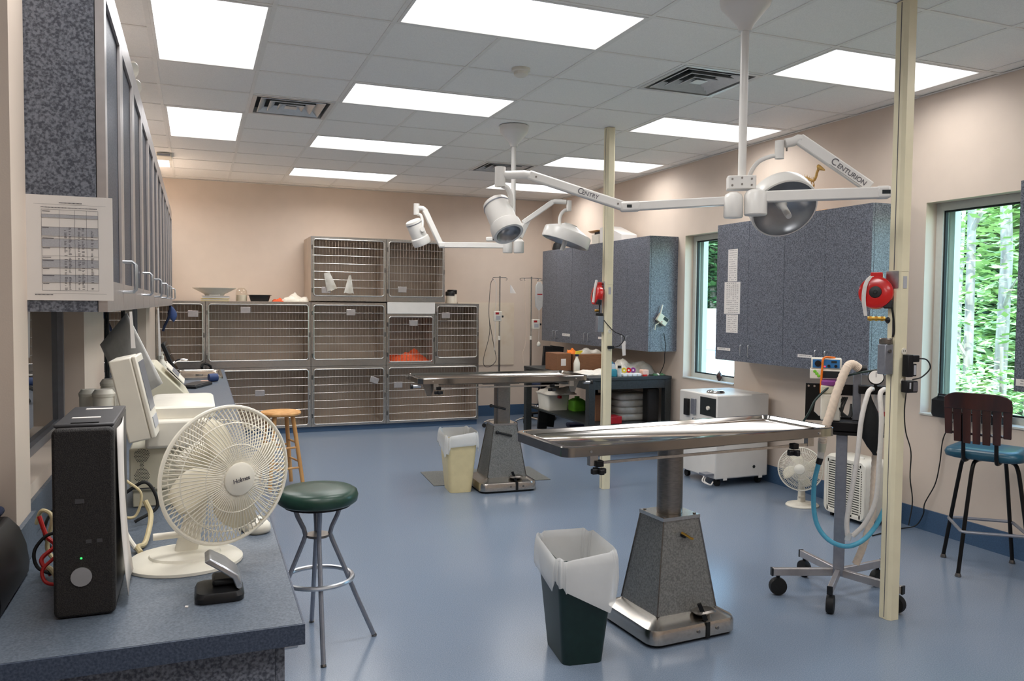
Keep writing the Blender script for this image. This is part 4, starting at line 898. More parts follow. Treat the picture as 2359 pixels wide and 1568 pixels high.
# ---------------------------------------------------------------- cream service poles
def pole(x, y, label):
    t = thing('service_pole', label, 'pole', (x, y, 0), group='cream service poles')
    h = 0.038; c = 0.014; oc = [(-h+c, -h), (h-c, -h), (h, -h+c), (h, h-c), (h-c, h), (-h+c, h), (-h, h-c), (-h, -h+c)]
    T = Matrix.Translation((x, y, 0))
    G().prism(oc, 0.0005, 1.742, T).build('lower_shaft', 'cream_metal', t, smooth=0)
    G().prism([(a*1.02, b*1.02) for a, b in oc], 1.7425, 3.0565, T).build('upper_shaft', 'cream_metal', t, smooth=0)
    G().box(x-h-0.0008, x-h+0.002, y-0.008, y-0.004, 0.01, 1.74).build('seam', 'print_ink', t, smooth=0)
    G().box(x-h-0.002, x-h+0.002, y-0.008, y-0.004, 1.75, 3.05).build('seam', 'print_ink', t, smooth=0)
    G().box(x-0.012, x+0.012, y-h-0.0015, y-h, 1.66, 1.72).build('label_plate', 'print_grey', t, smooth=0)
    for z in (1.35, 1.20):
        o = G().cyl((x+0.005, y-h, z), (x+0.005, y-h-0.004, z), 0.016, n=16).build('outlet', 'white_plastic', t)
        for dx in (-0.005, 0.006): G().box(x+0.005+dx-0.0015, x+0.005+dx+0.0015, y-h-0.0048, y-h-0.0042, z-0.002, z+0.006).build('socket_hole', 'gasket', o, smooth=0)
    return t
pole(3.245, 2.99, 'near cream service pole from floor to ceiling')
pole(3.25, 6.02, 'far cream service pole from floor to ceiling')
def reel(x, y, z, R, label, ax):
    t = thing('cord_reel', label, 'cord reel', (x, y, z), group='red cord reels')
    m_ = frame((x, y, z), ax, (0, 0, 1))
    G().lathe([(R*0.35, 0.028), (R*0.8, 0.030), (R*0.96, 0.022), (R, 0.010), (R, -0.014), (R*0.9, -0.024), (R*0.35, -0.026)], m_, 36).build('drum', 'red_enamel', t)
    G().lathe([(R*0.36, 0.0285), (R*0.34, 0.034), (R*0.12, 0.036), (R*0.1, 0.04)], m_, 20).build('spindle', 'black_plastic', t)
    G().box(R*0.85, R*1.25, -R*0.35, R*0.35, -0.018, 0.016, m_).build('handle', 'red_enamel', t, bevel=0.006)
    G().box(-R*0.95, -R*0.45, -R*0.95, -R*0.45, -0.02, 0.018, m_).build('cord_guide', 'black_plastic', t, bevel=0.004)
    return t, m_
t, m_ = reel(3.160, 3.048, 1.638, 0.082, 'large red cord reel on the near cream pole', (-0.8, -0.6, 0.12))
G().box(3.204, 3.206, 2.955, 3.03, 1.66, 1.745).build('bracket', 'alum', t)
for k in range(3):
    G().tube([m_ @ Vector(p) for p in spline([(0.095, 0.01*k, 0.0), (0.05, 0.035+0.006*k, 0.034), (-0.03, 0.045+0.006*k, 0.04), (-0.12, 0.035+0.004*k, 0.03)], 5)], 0.004, 6).build('tube_loop', 'hose_white', t)
t = thing('brass_valve', 'brass gas valve with black ball handle on the near pole', 'valve', (3.19, 3.045, 1.50))
G().cyl((3.150, 3.088, 1.509), (3.205, 3.028, 1.509), 0.010, n=10).build('valve_body', 'brass', t)
for k in range(3): G().cyl((3.155+0.018*k, 3.083-0.02*k, 1.509), (3.163+0.018*k, 3.074-0.02*k, 1.509), 0.0135, n=6).build('hex_nut', 'brass', t)
G().ball((3.216, 3.015, 1.502), 0.019).build('ball_grip', 'black_plastic', t)
G().cyl((3.216, 3.012, 1.484), (3.218, 3.008, 1.41), 0.006).build('pipe', 'cable_black', t)
t = thing('drop_cord', 'black cord dropping from the near red reel', 'cord', (3.222, 2.975, 1.5))
G().tube(spline([(3.195, 2.985, 1.59), (3.2, 2.975, 1.52), (3.202, 2.97, 1.45), (3.2, 2.975, 1.42)], 5), 0.005, 8).build('cord', 'cable_black', t)
t = thing('receptacle_box', 'grey metal receptacle hanging on the near pole', 'socket', (3.19, 2.98, 1.3))
G().lathe([(0.026, 1.384), (0.030, 1.388), (0.030, 1.408), (0.024, 1.414)], Matrix.Translation((3.176, 2.995, 0)), 20).build('strain_relief', 'steel_dark', t)
G().box(3.150, 3.2035, 2.97, 3.02, 1.235, 1.3835).build('box', 'alum_grey', t, bevel=0.004)
G().cyl((3.175, 2.97, 1.35), (3.175, 2.962, 1.35), 0.009).build('knob', 'steel_dark', t)
t = thing('power_adapter', 'upper black power adapter plugged into the near pole', 'adapter', (3.27, 2.93, 1.26), group='black power adapters')
G().box(3.236, 3.270, 2.908, 2.946, 1.225, 1.335).build('case', 'black_plastic', t, bevel=0.004)
G().box(3.271, 3.312, 2.910, 2.944, 1.298, 1.332).build('plug', 'black_plastic', t, bevel=0.004)
G().box(3.271, 3.296, 2.912, 2.942, 1.228, 1.290).build('side_block', 'black_plastic', t, bevel=0.003)
G().box(3.276, 3.291, 2.9105, 2.9118, 1.235, 1.283).build('rating_label', 'print_grey', t)
G().tube(spline([(3.312, 2.925, 1.315), (3.345, 2.90, 1.31), (3.36, 2.89, 1.27), (3.33, 2.91, 1.225), (3.28, 2.92, 1.212)], 6), 0.0035, 8).build('lead', 'cable_black', t)
t = thing('power_adapter', 'lower black power adapter with printed label on the near pole', 'adapter', (3.27, 2.93, 1.16), group='black power adapters')
G().box(3.232, 3.300, 2.905, 2.946, 1.148, 1.206).build('case', 'black_plastic', t, bevel=0.004)
G().box(3.268, 3.298, 2.9035, 2.9048, 1.155, 1.200).build('rating_label', 'print_ink', t)
G().box(3.243, 3.253, 2.9035, 2.9048, 1.168, 1.198).build('sticker', 'print_grey', t)
G().tube(spline([(3.245, 2.925, 1.147), (3.243, 2.93, 1.05), (3.262, 2.935, 0.95), (3.30, 2.935, 0.85), (3.30, 2.935, 0.72), (3.315, 2.93, 0.6), (3.30, 2.935, 0.48)], 6), 0.003, 6).build('lead', 'cable_black', t)
t, m_ = reel(3.168, 6.052, 1.655, 0.088, 'red cord reel on the far cream pole', (-0.93, 0.1, 0.15))
G().tube([m_ @ Vector(p) for p in spline([(0.12, -0.02, 0.034), (0.05, -0.03, 0.04), (-0.07, -0.035, 0.036)], 5)], 0.012, 6).build('white_strap', 'hose_white', t)
G().box(3.205, 3.211, 6.0, 6.04, 1.70, 1.77).build('bracket', 'alum', t)
t = thing('receptacle_box', 'grey metal receptacle hanging on the far pole', 'socket', (3.18, 6.03, 1.35))
G().lathe([(0.028, 1.478), (0.032, 1.482), (0.032, 1.497), (0.026, 1.502)], Matrix.Translation((3.18, 6.03, 0)), 20).build('strain_relief', 'black_plastic', t)
G().box(3.153, 3.2085, 6.0, 6.05, 1.34, 1.4775).build('box', 'alum_grey', t, bevel=0.004)
G().tube([(3.18, 6.03, 1.503), (3.182, 6.03, 1.57)], 0.006, 8).build('cord', 'cable_black', t)
G().tube(spline([(3.209, 5.998, 1.44), (3.235, 5.975, 1.40), (3.29, 5.96, 1.345), (3.37, 5.95, 1.31), (3.375, 5.95, 1.27), (3.335, 5.96, 1.225), (3.29, 5.97, 1.213)], 6), 0.004, 8).build('lead', 'cable_black', t)
G().box(3.232, 3.288, 5.955, 5.978, 1.20, 1.226).build('plug', 'black_plastic', t, bevel=0.004)
tag(G().prism([(3.352, 1.235), (3.375, 1.268), (3.388, 1.265), (3.392, 1.145), (3.362, 1.140)], -5.9445, -5.943, m_xz).build('hang_tag', 'paper', smooth=0), 'white paper tag hanging from the cord at the far pole', 'tag')
t = thing('gas_fitting', 'small brass gas fitting under the far red reel', 'fitting', (3.17, 6.05, 1.52))
G().cyl((3.155, 6.068, 1.522), (3.195, 6.048, 1.522), 0.010, n=10).build('valve_body', 'brass', t)
G().cyl((3.168, 6.061, 1.522), (3.176, 6.057, 1.522), 0.014, n=6).build('hex_nut', 'brass', t)
# ---------------------------------------------------------------- surgical lamps
WE = 'white_enamel'
def lamp_mount(t, x, y, zb):
    T = Matrix.Translation((x, y, 0))
    G().lathe([(0.122, 3.056), (0.122, 3.02), (0.115, 3.0), (0.10, 2.985), (0.042, 2.915), (0.034, 2.90), (0.03, 2.885)], T, 32).build('ceiling_cup', WE, t)
    G().cyl((x, y, 2.886), (x, y, zb), 0.0195, n=20).build('drop_tube', WE, t)
def bolts(t, pts, r=0.006):
    for p, d in pts: G().cyl(p, Vector(p)+Vector(d), r, n=8).build('bolt', 'steel_dark', t)
def dish(par, c, ax, R, handle=0.10, b=0.05):
    m_ = frame(c, ax, (0, 0, 1))
    sh = G().lathe([(0.0001, -b-0.058), (0.34*R, -b-0.058), (0.38*R, -b-0.052), (0.90*R, -b-0.008), (0.98*R, -b), (R, -b+0.012), (R*1.01, 0.02), (0.99*R, 0.032), (0.94*R, 0.034)], m_, 48, cap=False).build('lamp_shell', WE, par)
    G().lathe([(0.938*R, 0.033), (0.91*R, 0.015), (0.75*R, -0.015), (0.45*R, -b+0.002), (0.2*R, -b-0.02), (0.0001, -b-0.025)], m_, 48, cap=False).build('reflector', 'dull_lamp', sh)
    G().lathe([(0.16*R, -b-0.02), (0.16*R, -0.005), (0.10*R, 0.01), (0.095*R, handle*0.8), (0.085*R, handle), (0.0001, handle+0.004)], m_, 20).build('handle', WE, sh)
    G().lathe([(0.28*R, -b-0.0585), (0.29*R, -b-0.068), (0.0001, -b-0.069)], m_, 24).build('back_cap', WE, sh)
    return m_
def spot(par, c, ax, r, l):
    m_ = frame(c, ax, (0, 0, 1))
    s = G().lathe([(0.0001, -l/2), (r*0.78, -l/2), (r*0.88, -l/2+0.006), (r*0.9, -l/2+0.02), (r*0.9, l*0.18), (r*1.02, l*0.22), (r*1.06, l*0.42), (r*1.0, l*0.5), (r*0.82, l*0.5)], m_, 36, cap=False).build('lamp_shell', WE, par)
    G().lathe([(r*0.93, -l/2+0.024), (r*0.93, -l/2+0.03)], m_, 36).build('seam_ring', 'alum_grey', s)
    G().lathe([(r*0.819, l*0.498), (r*0.7, l*0.40), (r*0.3, l*0.30), (0.0001, l*0.29)], m_, 30, cap=False).build('reflector', 'dull_lamp', s)
    return m_
# near lamp
px, py_ = 2.466, 3.222
t = thing('surgical_lamp', 'near white surgical lamp with a large dish and a spot head', 'surgical lamp', (px, py_, 3.05), group='ceiling surgical lamps')
lamp_mount(t, px, py_, 2.19)
hub = G().prism(rrect(0.135, 0.085, 0.012), 2.128, 2.192, Matrix.Translation((px-0.004, py_, 0)) @ Matrix.Rotation(-0.55, 4, 'Z')).build('hub_block', WE, t, bevel=0.004)
n_ = Vector((-0.523, -0.852, 0))
for k, z in ((-0.045, 2.175), (0.0, 2.18), (0.045, 2.175), (-0.045, 2.145), (0.0, 2.150), (0.045, 2.145)):
    p = Vector((px-0.004, py_, z)) + Vector((0.852, -0.523, 0))*k + n_*0.0425
    G().cyl(p, p+n_*0.003, 0.005, n=8).build('bolt', 'steel_dark', hub)
for cx, cy, r, z0, z1 in ((2.414, 3.215, 0.046, 1.99, 2.105), (2.500, 3.158, 0.054, 2.0, 2.118)):
    G().lathe([(r*0.9, z0), (r, z0+0.006), (r, z1-0.02), (r*0.85, z1-0.004), (r*0.4, z1+0.008)], Matrix.Translation((cx, cy, 0)), 28).build('pivot_drum', WE, t)
ra = G().bar((2.535, 3.135, 2.088), (2.975, 2.85, 2.098), 0.05, 0.052).build('lower_arm', WE, t, bevel=0.006)
G().bar((2.95, 2.868, 2.098), (3.005, 2.832, 2.10), 0.056, 0.058).build('elbow_cap', WE, t, bevel=0.012)
bp = Vector((2.985, 2.846, 2.099)) + Vector((-0.52, -0.85, 0))*0.029
G().box(-0.018, 0.018, -0.001, 0.003, -0.009, 0.009, Matrix.Translation(bp) @ Matrix.Rotation(-0.58, 4, 'Z')).build('elbow_slot', 'gasket', ra)
A, B = Vector((2.955, 2.905, 2.128)), Vector((2.685, 3.085, 2.366))
ua = G().bar(A, B, 0.042, 0.052, up=(0.3, -0.2, 1)).build('upper_arm', WE, t, bevel=0.006)
d = (A-B).normalized(); nz_ = Vector((-0.57, -0.82, 0)); nz_ = (nz_-d*nz_.dot(d)).normalized(); up_ = nz_.cross(d)
mt = Matrix.Identity(4); ctr = B.lerp(A, 0.69) + nz_*0.0225
for i in range(3): mt[i][0], mt[i][1], mt[i][2], mt[i][3] = d[i], up_[i], nz_[i], ctr[i]
text('C', 'arm_lettering', 'print_ink', ua, 0.046, mt @ Matrix.Translation((-0.078, 0.001, 0)))
text('ENTURION', 'arm_lettering', 'print_ink', ua, 0.032, mt @ Matrix.Translation((0.02, -0.003, 0)), 0.95)
G().box(-0.09, 0.09, -0.0215, -0.0205, 0, 0.0008, mt).build('arm_stripe', 'print_ink', ua, smooth=0)
G().tube([B+Vector((0.012, -0.01, -0.004)), B, (2.66, 3.095, 2.352), (2.625, 3.11, 2.345)], 0.022, 14).build('link', WE, t)
yk = G().cyl((2.606, 3.124, 2.358), (2.606, 3.124, 2.272), 0.0215, n=20).build('yoke_pivot', WE, t)
G().tube(spline([(2.606, 3.124, 2.285), (2.575, 3.145, 2.285), (2.535, 3.18, 2.265), (2.512, 3.205, 2.225), (2.512, 3.235, 2.175)], 6), 0.0105, 10).build('yoke_arc', WE, yk)
G().cyl((2.635, 3.108, 2.33), (2.635, 3.108, 2.308), 0.004, n=8).build('tension_screw', 'steel_dark', yk)
dish(t, (2.722, 3.232, 2.068), (-0.22, -0.75, -0.62), 0.165)
la = G().bar((2.385, 3.245, 2.072), (2.03, 3.475, 2.054), 0.045, 0.042).build('lower_arm', WE, t, bevel=0.005)
G().bar((2.045, 3.465, 2.054), (1.955, 3.505, 2.05), 0.052, 0.05).build('elbow_cap', WE, t, bevel=0.012)
G().box(-0.012, 0.012, -0.001, 0.003, -0.007, 0.007, Matrix.Translation(Vector((1.995, 3.486, 2.052)) + Vector((-0.43, -0.9, 0))*0.027) @ Matrix.Rotation(-0.44, 4, 'Z')).build('elbow_slot', 'gasket', la)
A, B = Vector((1.975, 3.495, 2.052)), Vector((1.545, 3.70, 2.208))
ua = G().bar(A, B, 0.042, 0.046, up=(0.3, -0.1, 1)).build('upper_arm', WE, t, bevel=0.008)
d = (A-B).normalized(); nz_ = Vector((-0.43, -0.9, 0)); nz_ = (nz_-d*nz_.dot(d)).normalized(); up_ = nz_.cross(d)
mt = Matrix.Identity(4); ctr = B.lerp(A, 0.62) + nz_*0.0225
for i in range(3): mt[i][0], mt[i][1], mt[i][2], mt[i][3] = d[i], up_[i], nz_[i], ctr[i]
text('C', 'arm_lettering', 'print_ink', ua, 0.040, mt @ Matrix.Translation((-0.040, 0.001, 0)))
text('ENTRY', 'arm_lettering', 'print_ink', ua, 0.029, mt @ Matrix.Translation((0.012, -0.002, 0)), 0.95)
for f in (0.08, 0.93):
    q = B.lerp(A, f) + nz_*0.0212; G().cyl(q, q+nz_*0.003, 0.005, n=8).build('bolt', 'steel_dark', ua)
G().tube([B+Vector((0.01, -0.005, -0.004)), B+Vector((-0.02, 0.01, 0.003)), (1.46, 3.742, 2.208), (1.435, 3.755, 2.208)], 0.021, 14).build('link', WE, t)
yk = G().cyl((1.417, 3.762, 2.248), (1.417, 3.762, 2.150), 0.027, n=24).build('yoke_pivot', WE, t)
G().tube(spline([(1.425, 3.76, 2.155), (1.45, 3.752, 2.145), (1.468, 3.75, 2.11), (1.474, 3.76, 2.05), (1.470, 3.79, 2.01)], 6), 0.013, 10).build('yoke_arc', WE, yk)
ms = spot(t, (1.432, 3.77, 1.995), (0.136, -0.55, -0.80), 0.077, 0.205)
G().bar(ms @ Vector((0.02, -0.083, 0.02)), ms @ Vector((-0.03, -0.083, 0.035)), 0.012, 0.02).build('grip', WE, t, bevel=0.004)
# far lamp
fx, fy = 2.485, 6.28
t = thing('surgical_lamp', 'far white surgical lamp over the far exam table', 'surgical lamp', (fx, fy, 3.05), group='ceiling surgical lamps')
lamp_mount(t, fx, fy, 2.16)
G().prism(rrect(0.11, 0.08, 0.012), 2.098, 2.16, Matrix.Translation((fx, fy, 0)) @ Matrix.Rotation(-0.35, 4, 'Z')).build('hub_block', WE, t, bevel=0.004)
for cx, cy, r, z0, z1 in ((2.44, 6.285, 0.042, 2.0, 2.10), (2.525, 6.25, 0.045, 2.0, 2.11)):
    G().lathe([(r*0.9, z0), (r, z0+0.006), (r, z1-0.015), (r*0.6, z1+0.004)], Matrix.Translation((cx, cy, 0)), 24).build('pivot_drum', WE, t)
la = G().bar((2.42, 6.30, 2.062), (1.93, 6.49, 2.062), 0.045, 0.045).build('lower_arm', WE, t, bevel=0.005)
G().bar((2.36, 6.318, 2.115), (2.27, 6.352, 2.112), 0.05, 0.036).build('elbow_cap', WE, t, bevel=0.008)
G().box(-0.014, 0.014, -0.001, 0.003, -0.008, 0.008, Matrix.Translation(Vector((2.325, 6.30, 2.112))) @ Matrix.Rotation(-0.36, 4, 'Z')).build('elbow_slot', 'gasket', la)
G().bar((1.955, 6.48, 2.062), (1.90, 6.50, 2.062), 0.05, 0.05).build('elbow_cap', WE, t, bevel=0.012)
G().bar((1.915, 6.50, 2.07), (1.79, 6.548, 2.352), 0.04, 0.045, up=(1, 0, 0.4)).build('upper_arm', WE, t, bevel=0.006)
G().tube([(1.795, 6.546, 2.35), (1.775, 6.553, 2.368), (1.74, 6.566, 2.368)], 0.02, 12).build('link', WE, t)
yk = G().cyl((1.727, 6.571, 2.404), (1.727, 6.571, 2.312), 0.025, n=22).build('yoke_pivot', WE, t)
G().tube(spline([(1.735, 6.568, 2.318), (1.762, 6.556, 2.305), (1.772, 6.545, 2.25), (1.760, 6.525, 2.185)], 6), 0.013, 10).build('yoke_arc', WE, yk)
G().cyl((1.762, 6.52, 2.185), (1.758, 6.49, 2.185), 0.02).build('pivot_knob', WE, yk)
spot(t, (1.738, 6.575, 2.165), (0.42, 0.14, -0.86), 0.074, 0.215)
G().bar((2.535, 6.262, 2.13), (2.60, 6.24, 2.285), 0.04, 0.05, up=(1, 0, -0.3)).build('lower_arm', WE, t, bevel=0.006)
G().bar((2.56, 6.25, 2.252), (2.795, 6.16, 2.432), 0.04, 0.042).build('upper_arm', WE, t, bevel=0.006)
G().tube([(2.785, 6.164, 2.426), (2.81, 6.155, 2.436), (2.90, 6.12, 2.43)], 0.0195, 12).build('link', WE, t)
yk = G().cyl((2.922, 6.112, 2.444), (2.922, 6.112, 2.356), 0.0225, n=20).build('yoke_pivot', WE, t)
G().tube(spline([(2.915, 6.114, 2.365), (2.885, 6.12, 2.36), (2.85, 6.12, 2.32), (2.832, 6.10, 2.25), (2.832, 6.04, 2.14)], 6), 0.014, 10).build('yoke_arc', WE, yk)
G().cyl((2.832, 6.045, 2.135), (2.825, 6.0, 2.135), 0.024).build('pivot_knob', WE, yk)
dish(t, (2.92, 6.16, 2.125), (-0.30, 0.10, -0.95), 0.205, 0.10, 0.06)
# ---------------------------------------------------------------- right wall cabinets
CX, CZ0, CZ1 = 4.43, 1.085, 2.305
def rcab(y0, y1, label, tall=True):
    t = thing('wall_cabinet', label, 'cabinet', (4.6, (y0+y1)/2, CZ0), group='speckled wall cabinets on the right')
    G().box(CX+0.022, WR-0.0015, y0+0.001, y1-0.001, CZ0, CZ1).build('carcass', 'laminate', t, smooth=0)
    ym = (y0+y1)/2
    for q, (a, b) in enumerate(((y0+0.002, ym-0.0015), (ym+0.0015, y1-0.002))):
        d = G().box(CX, CX+0.0195, a, b, CZ0+0.001, CZ1-0.001).build('door', 'laminate', t, smooth=0)
        hy = b-0.05 if q == 0 else a+0.05
        G().tube([(CX, hy, 1.135), (CX-0.026, hy, 1.135), (CX-0.032, hy, 1.142), (CX-0.032, hy, 1.228), (CX-0.026, hy, 1.235), (CX, hy, 1.235)], 0.0042, 8).build('handle', 'alum', d)
    return t
rcab(7.29, 8.22, 'speckled wall cabinet behind the far cream pole, right of its bank'); rcab(8.22, 9.15, 'middle speckled wall cabinet of the far right bank'); rcab(9.15, 10.08, 'leftmost speckled wall cabinet next to the back wall')
rcab(5.22, 6.12, 'speckled wall cabinet with papers on its door'); rcab(4.32, 5.22, 'speckled wall cabinet behind the near cream pole')
rcab(2.34, 3.24, 'speckled wall cabinet at the right edge beyond the window'); rcab(1.44, 2.34, 'speckled wall cabinet outside the right edge')
def lab(y0, y1, z0, z1, label, m='paper', name='shelf_label', cat='label', ln=0):
    t = thing(name, label, cat, (CX-0.002, (y0+y1)/2, z0)); x = CX-0.0006
    G().box(x-0.001, x, y0, y1, z0, z1).build('sheet', m, t, smooth=0)
    g = G(); rr = random.Random(int(y0*1000)); n = max(1, ln)
    for k in range(n):
        zc = z1-(k+0.7)*(z1-z0)/(n+0.4)
        for q in range(6):
            ya = y0+(y1-y0)*(0.12+0.13*q)
            if rr.random() < 0.8: g.quad((x-0.0014, ya, zc), (x-0.0014, ya+(y1-y0)*rr.uniform(0.05, 0.11), zc), (x-0.0014, ya+(y1-y0)*0.1, zc+0.0035), (x-0.0014, ya, zc+0.0035))
    if g.f: g.build('print', 'print_ink', t, smooth=0, kind='stuff')
lab(5.822, 5.955, 1.79, 2.075, 'narrow upper paper taped to the cabinet door', name='notice', cat='paper', ln=14)
lab(5.776, 6.0, 1.502, 1.785, 'large middle paper taped to the cabinet door', name='notice', cat='paper', ln=16)
lab(5.80, 5.966, 1.335, 1.496, 'small lower paper taped to the cabinet door', name='notice', cat='paper', ln=9)
lab(5.90, 6.09, 1.172, 1.196, 'white label strip below the taped papers', ln=1); lab(4.88, 5.04, 1.172, 1.196, 'white label strip left of the anaesthesia machine', ln=1)
lab(9.19, 9.42, 1.172, 1.205, 'white label strip on the leftmost right-hand cabinet', ln=1); lab(8.10, 8.42, 1.172, 1.20, 'white label strip crossed by the far cream pole', ln=1); lab(3.02, 3.225, 1.12, 1.16, 'white label strip on the cabinet at the right edge', ln=2)
# thermometer unit hung on the cabinet side
t = thing('thermometer_unit', 'cream handheld thermometer hung crooked on a cabinet side', 'thermometer', (4.575, 7.27, 1.42))
mm = Matrix.Translation((4.577, 7.262, 1.425)) @ Matrix.Rotation(0.6, 4, 'Y')
G().box(-0.065, 0.065, -0.018, 0.018, -0.045, 0.045, mm).build('case', 'beige_plastic', t, bevel=0.006)
G().box(-0.002, 0.058, -0.0205, -0.0182, 0.005, 0.04, mm).build('display', 'gasket', t)
G().cyl(mm @ Vector((0.0, -0.0182, -0.028)), mm @ Vector((0.0, -0.022, -0.028)), 0.006, n=10).build('red_button', 'red_plastic', t)
G().cyl(mm @ Vector((-0.055, 0, 0.0455)), mm @ Vector((-0.085, 0, 0.13)), 0.008, n=10).build('probe', 'white_plastic', t)
G().tube([mm @ Vector(p) for p in ((-0.01, 0, -0.0455), (-0.03, 0.005, -0.09), (-0.01, 0.0, -0.14))], 0.005, 8).build('clip', 'beige_plastic', t)
cable('cable', [(4.60, 7.262, 1.285), (4.62, 7.255, 1.15), (4.64, 7.30, 1.05), (4.66, 7.34, 0.95), (4.66, 7.42, 0.835)], 0.004, 'cable_black', 'thin cord hanging from the thermometer to the bench')
# things on top of the right cabinets
zt = CZ1+0.0005
t = thing('skeleton_model', 'small tan animal skeleton model on top of the right cabinets', 'model', (4.6, 5.1, zt))
G().box(4.52, 4.68, 4.86, 5.32, zt, zt+0.018).build('stand_board', 'wood_stool', t, bevel=0.003)
sp = spline([(4.60, 5.40, 2.56), (4.60, 5.30, 2.60), (4.60, 5.20, 2.615), (4.60, 5.11, 2.58), (4.60, 5.08, 2.60), (4.60, 5.065, 2.64), (4.60, 5.045, 2.67)], 7)
g = G()
for i, p in enumerate(sp):
    g.ball(p, 0.011, n=8, k=5)
    if i % 2 == 0: g.cyl(p, p+Vector((0, 0.005, 0.028 if i < 24 else 0.016)), 0.003, 0.0015, n=5)
g.build('spine', 'bone', t, kind='stuff')
for k in range(6):
    p = sp[8+2*k]
    for s in (-1, 1): G().tube(spline([p, p+Vector((s*0.035, -0.005, -0.025)), p+Vector((s*0.032, -0.012, -0.065)), p+Vector((s*0.01, -0.018, -0.09))], 4), 0.0035, 5).build('rib', 'bone', t)
G().loops([[(4.60+0.018*s*math.cos(a), 5.045-y_, 2.675+0.02*s*math.sin(a)-y_*0.5) for a in [2*PI*i/10 for i in range(10)]] for y_, s in ((-0.02, 0.4), (-0.005, 1.1), (0.02, 0.9), (0.045, 0.55), (0.06, 0.35))]).build('skull', 'bone', t)
for y, s in ((5.12, -1), (5.12, 1), (5.30, -1), (5.30, 1)):
    G().tube([(4.60+s*0.02, y, 2.55), (4.60+s*0.03, y+0.03, 2.46), (4.60+s*0.03, y-0.01, 2.40), (4.60+s*0.03, y, zt+0.019)], 0.007, 6).build('leg', 'bone', t)
t = thing('cap', 'black baseball cap on top of the far right cabinets', 'cap', (4.62, 9.95, zt))
G().lathe([(0.09, 0.0), (0.092, 0.03), (0.075, 0.10), (0.03, 0.135), (0.0001, 0.138)], Matrix.Translation((4.60, 9.92, zt)), 20).build('crown', 'black_rubber', t)
G().prism([(4.53, 9.98), (4.67, 9.98), (4.66, 10.07), (4.60, 10.075), (4.54, 10.07)], zt, zt+0.012).build('brim', 'black_rubber', t)
t = thing('storage_box', 'pale box under a brown flat tray on the far cabinets', 'box', (4.6, 8.72, zt))
G().box(4.52, 4.68, 8.62, 8.80, zt, zt+0.125).build('carton', 'white_plastic', t, bevel=0.003)
G().box(4.54, 4.66, 8.66, 8.76, zt+0.1255, zt+0.155).build('dark_block', 'black_plastic', t)
tag(G().loops([[(x+4.6, y+8.80, z) for x, y in rrect(w_, d_, 0.04)] for w_, d_, z in ((0.10, 0.22, zt+0.156), (0.15, 0.27, zt+0.176), (0.15, 0.27, zt+0.18), (0.12, 0.24, zt+0.165))]).build('wooden_dish', 'wood_stool'), 'shallow brown dish on the pale box', 'dish')
t = thing('carton', 'large white carton on top of the far right cabinets', 'carton', (4.6, 8.2, zt))
G().prism([(8.02, zt), (8.55, zt), (8.55, zt+0.19), (8.40, zt+0.20), (8.02, zt+0.075)], 4.5, 4.7, Matrix(((0,0,1,0),(1,0,0,0),(0,1,0,0),(0,0,0,1)))).build('carton_body', 'paper', t, bevel=0.003)
G().cyl((4.4995, 8.38, zt+0.12), (4.497, 8.38, zt+0.12), 0.06, n=24).build('round_mark', 'white_enamel', t)
# ---------------------------------------------------------------- black bench with clutter
BZ = 0.822
t = thing('workbench', 'black slatted workbench in the far right corner', 'bench', (4.24, 8.2, 0))
G().box(3.74, 4.735, 7.30, 9.05, BZ-0.035, BZ).build('top', 'bench_black', t, bevel=0.004)
for y in (7.31, 9.02): G().box(3.78, 4.71, y, y+0.02, BZ-0.125, BZ-0.0355).build('apron', 'bench_black', t)
for x in (3.75, 4.715): G().box(x, x+0.018, 7.335, 9.015, BZ-0.125, BZ-0.0355).build('apron', 'bench_black', t)
for x in (3.742, 4.655):
    for y in (7.302, 8.97): G().box(x, x+0.075, y, y+0.075, 0.0005, BZ-0.0356).build('leg', 'bench_black', t, bevel=0.004)
G().box(3.83, 4.65, 7.36, 9.0, 0.30, 0.32).build('shelf', 'bench_black', t)
def crate(x0, x1, y0, y1, z0, z1, label, lab_at=True):
    t = thing('cardboard_box', label, 'box', ((x0+x1)/2, (y0+y1)/2, z0), group='cardboard boxes at the bench')
    G().box(x0, x1, y0, y1, z0+0.0008, z1).build('carton', 'cardboard', t, bevel=0.003)
    for s in (0, 1): G().box(x0+(x1-x0)*0.5*s+0.002, x0+(x1-x0)*0.5*(s+1)-0.002, y0+0.002, y1-0.002, z1+0.0003, z1+0.004).build('flap', 'cardboard', t)
    if lab_at: G().box(x0+(x1-x0)*0.28, x0+(x1-x0)*0.62, y0-0.0012, y0-0.0003, z0+0.06, z0+0.14).build('shipping_label', 'paper', t)
crate(3.785, 3.965, 8.18, 8.50, BZ, BZ+0.195, 'smaller cardboard box on the bench with a white label')
crate(3.985, 4.40, 8.12, 8.48, BZ, BZ+0.185, 'wider cardboard box on the bench behind the spray bottle', False)
t = thing('spray_bottle', 'white spray bottle with a yellow trigger on the bench', 'bottle', (3.96, 8.02, BZ))
m_ = Matrix.Translation((3.955, 8.02, BZ))
G().lathe([(0.034, 0.001), (0.036, 0.01), (0.036, 0.10), (0.028, 0.13), (0.014, 0.16), (0.014, 0.175)], m_).build('bottle', 'white_plastic', t)
G().box(3.94, 3.97, 8.005, 8.035, BZ+0.1755, BZ+0.20).build('collar', 'navy_cloth', t)
G().prism([(3.935, BZ+0.2005), (3.985, BZ+0.2005), (4.02, BZ+0.225), (4.02, BZ+0.24), (3.945, BZ+0.235)], -8.032, -8.008, m_xz).build('trigger', 'yellow', t)
tag(blanket(4.02, 8.27, BZ+0.1895, 0.10, 0.16, 0.07, 4).build('orange_pouch', 'orange'), 'bright orange pouch on the cardboard boxes', 'pouch')
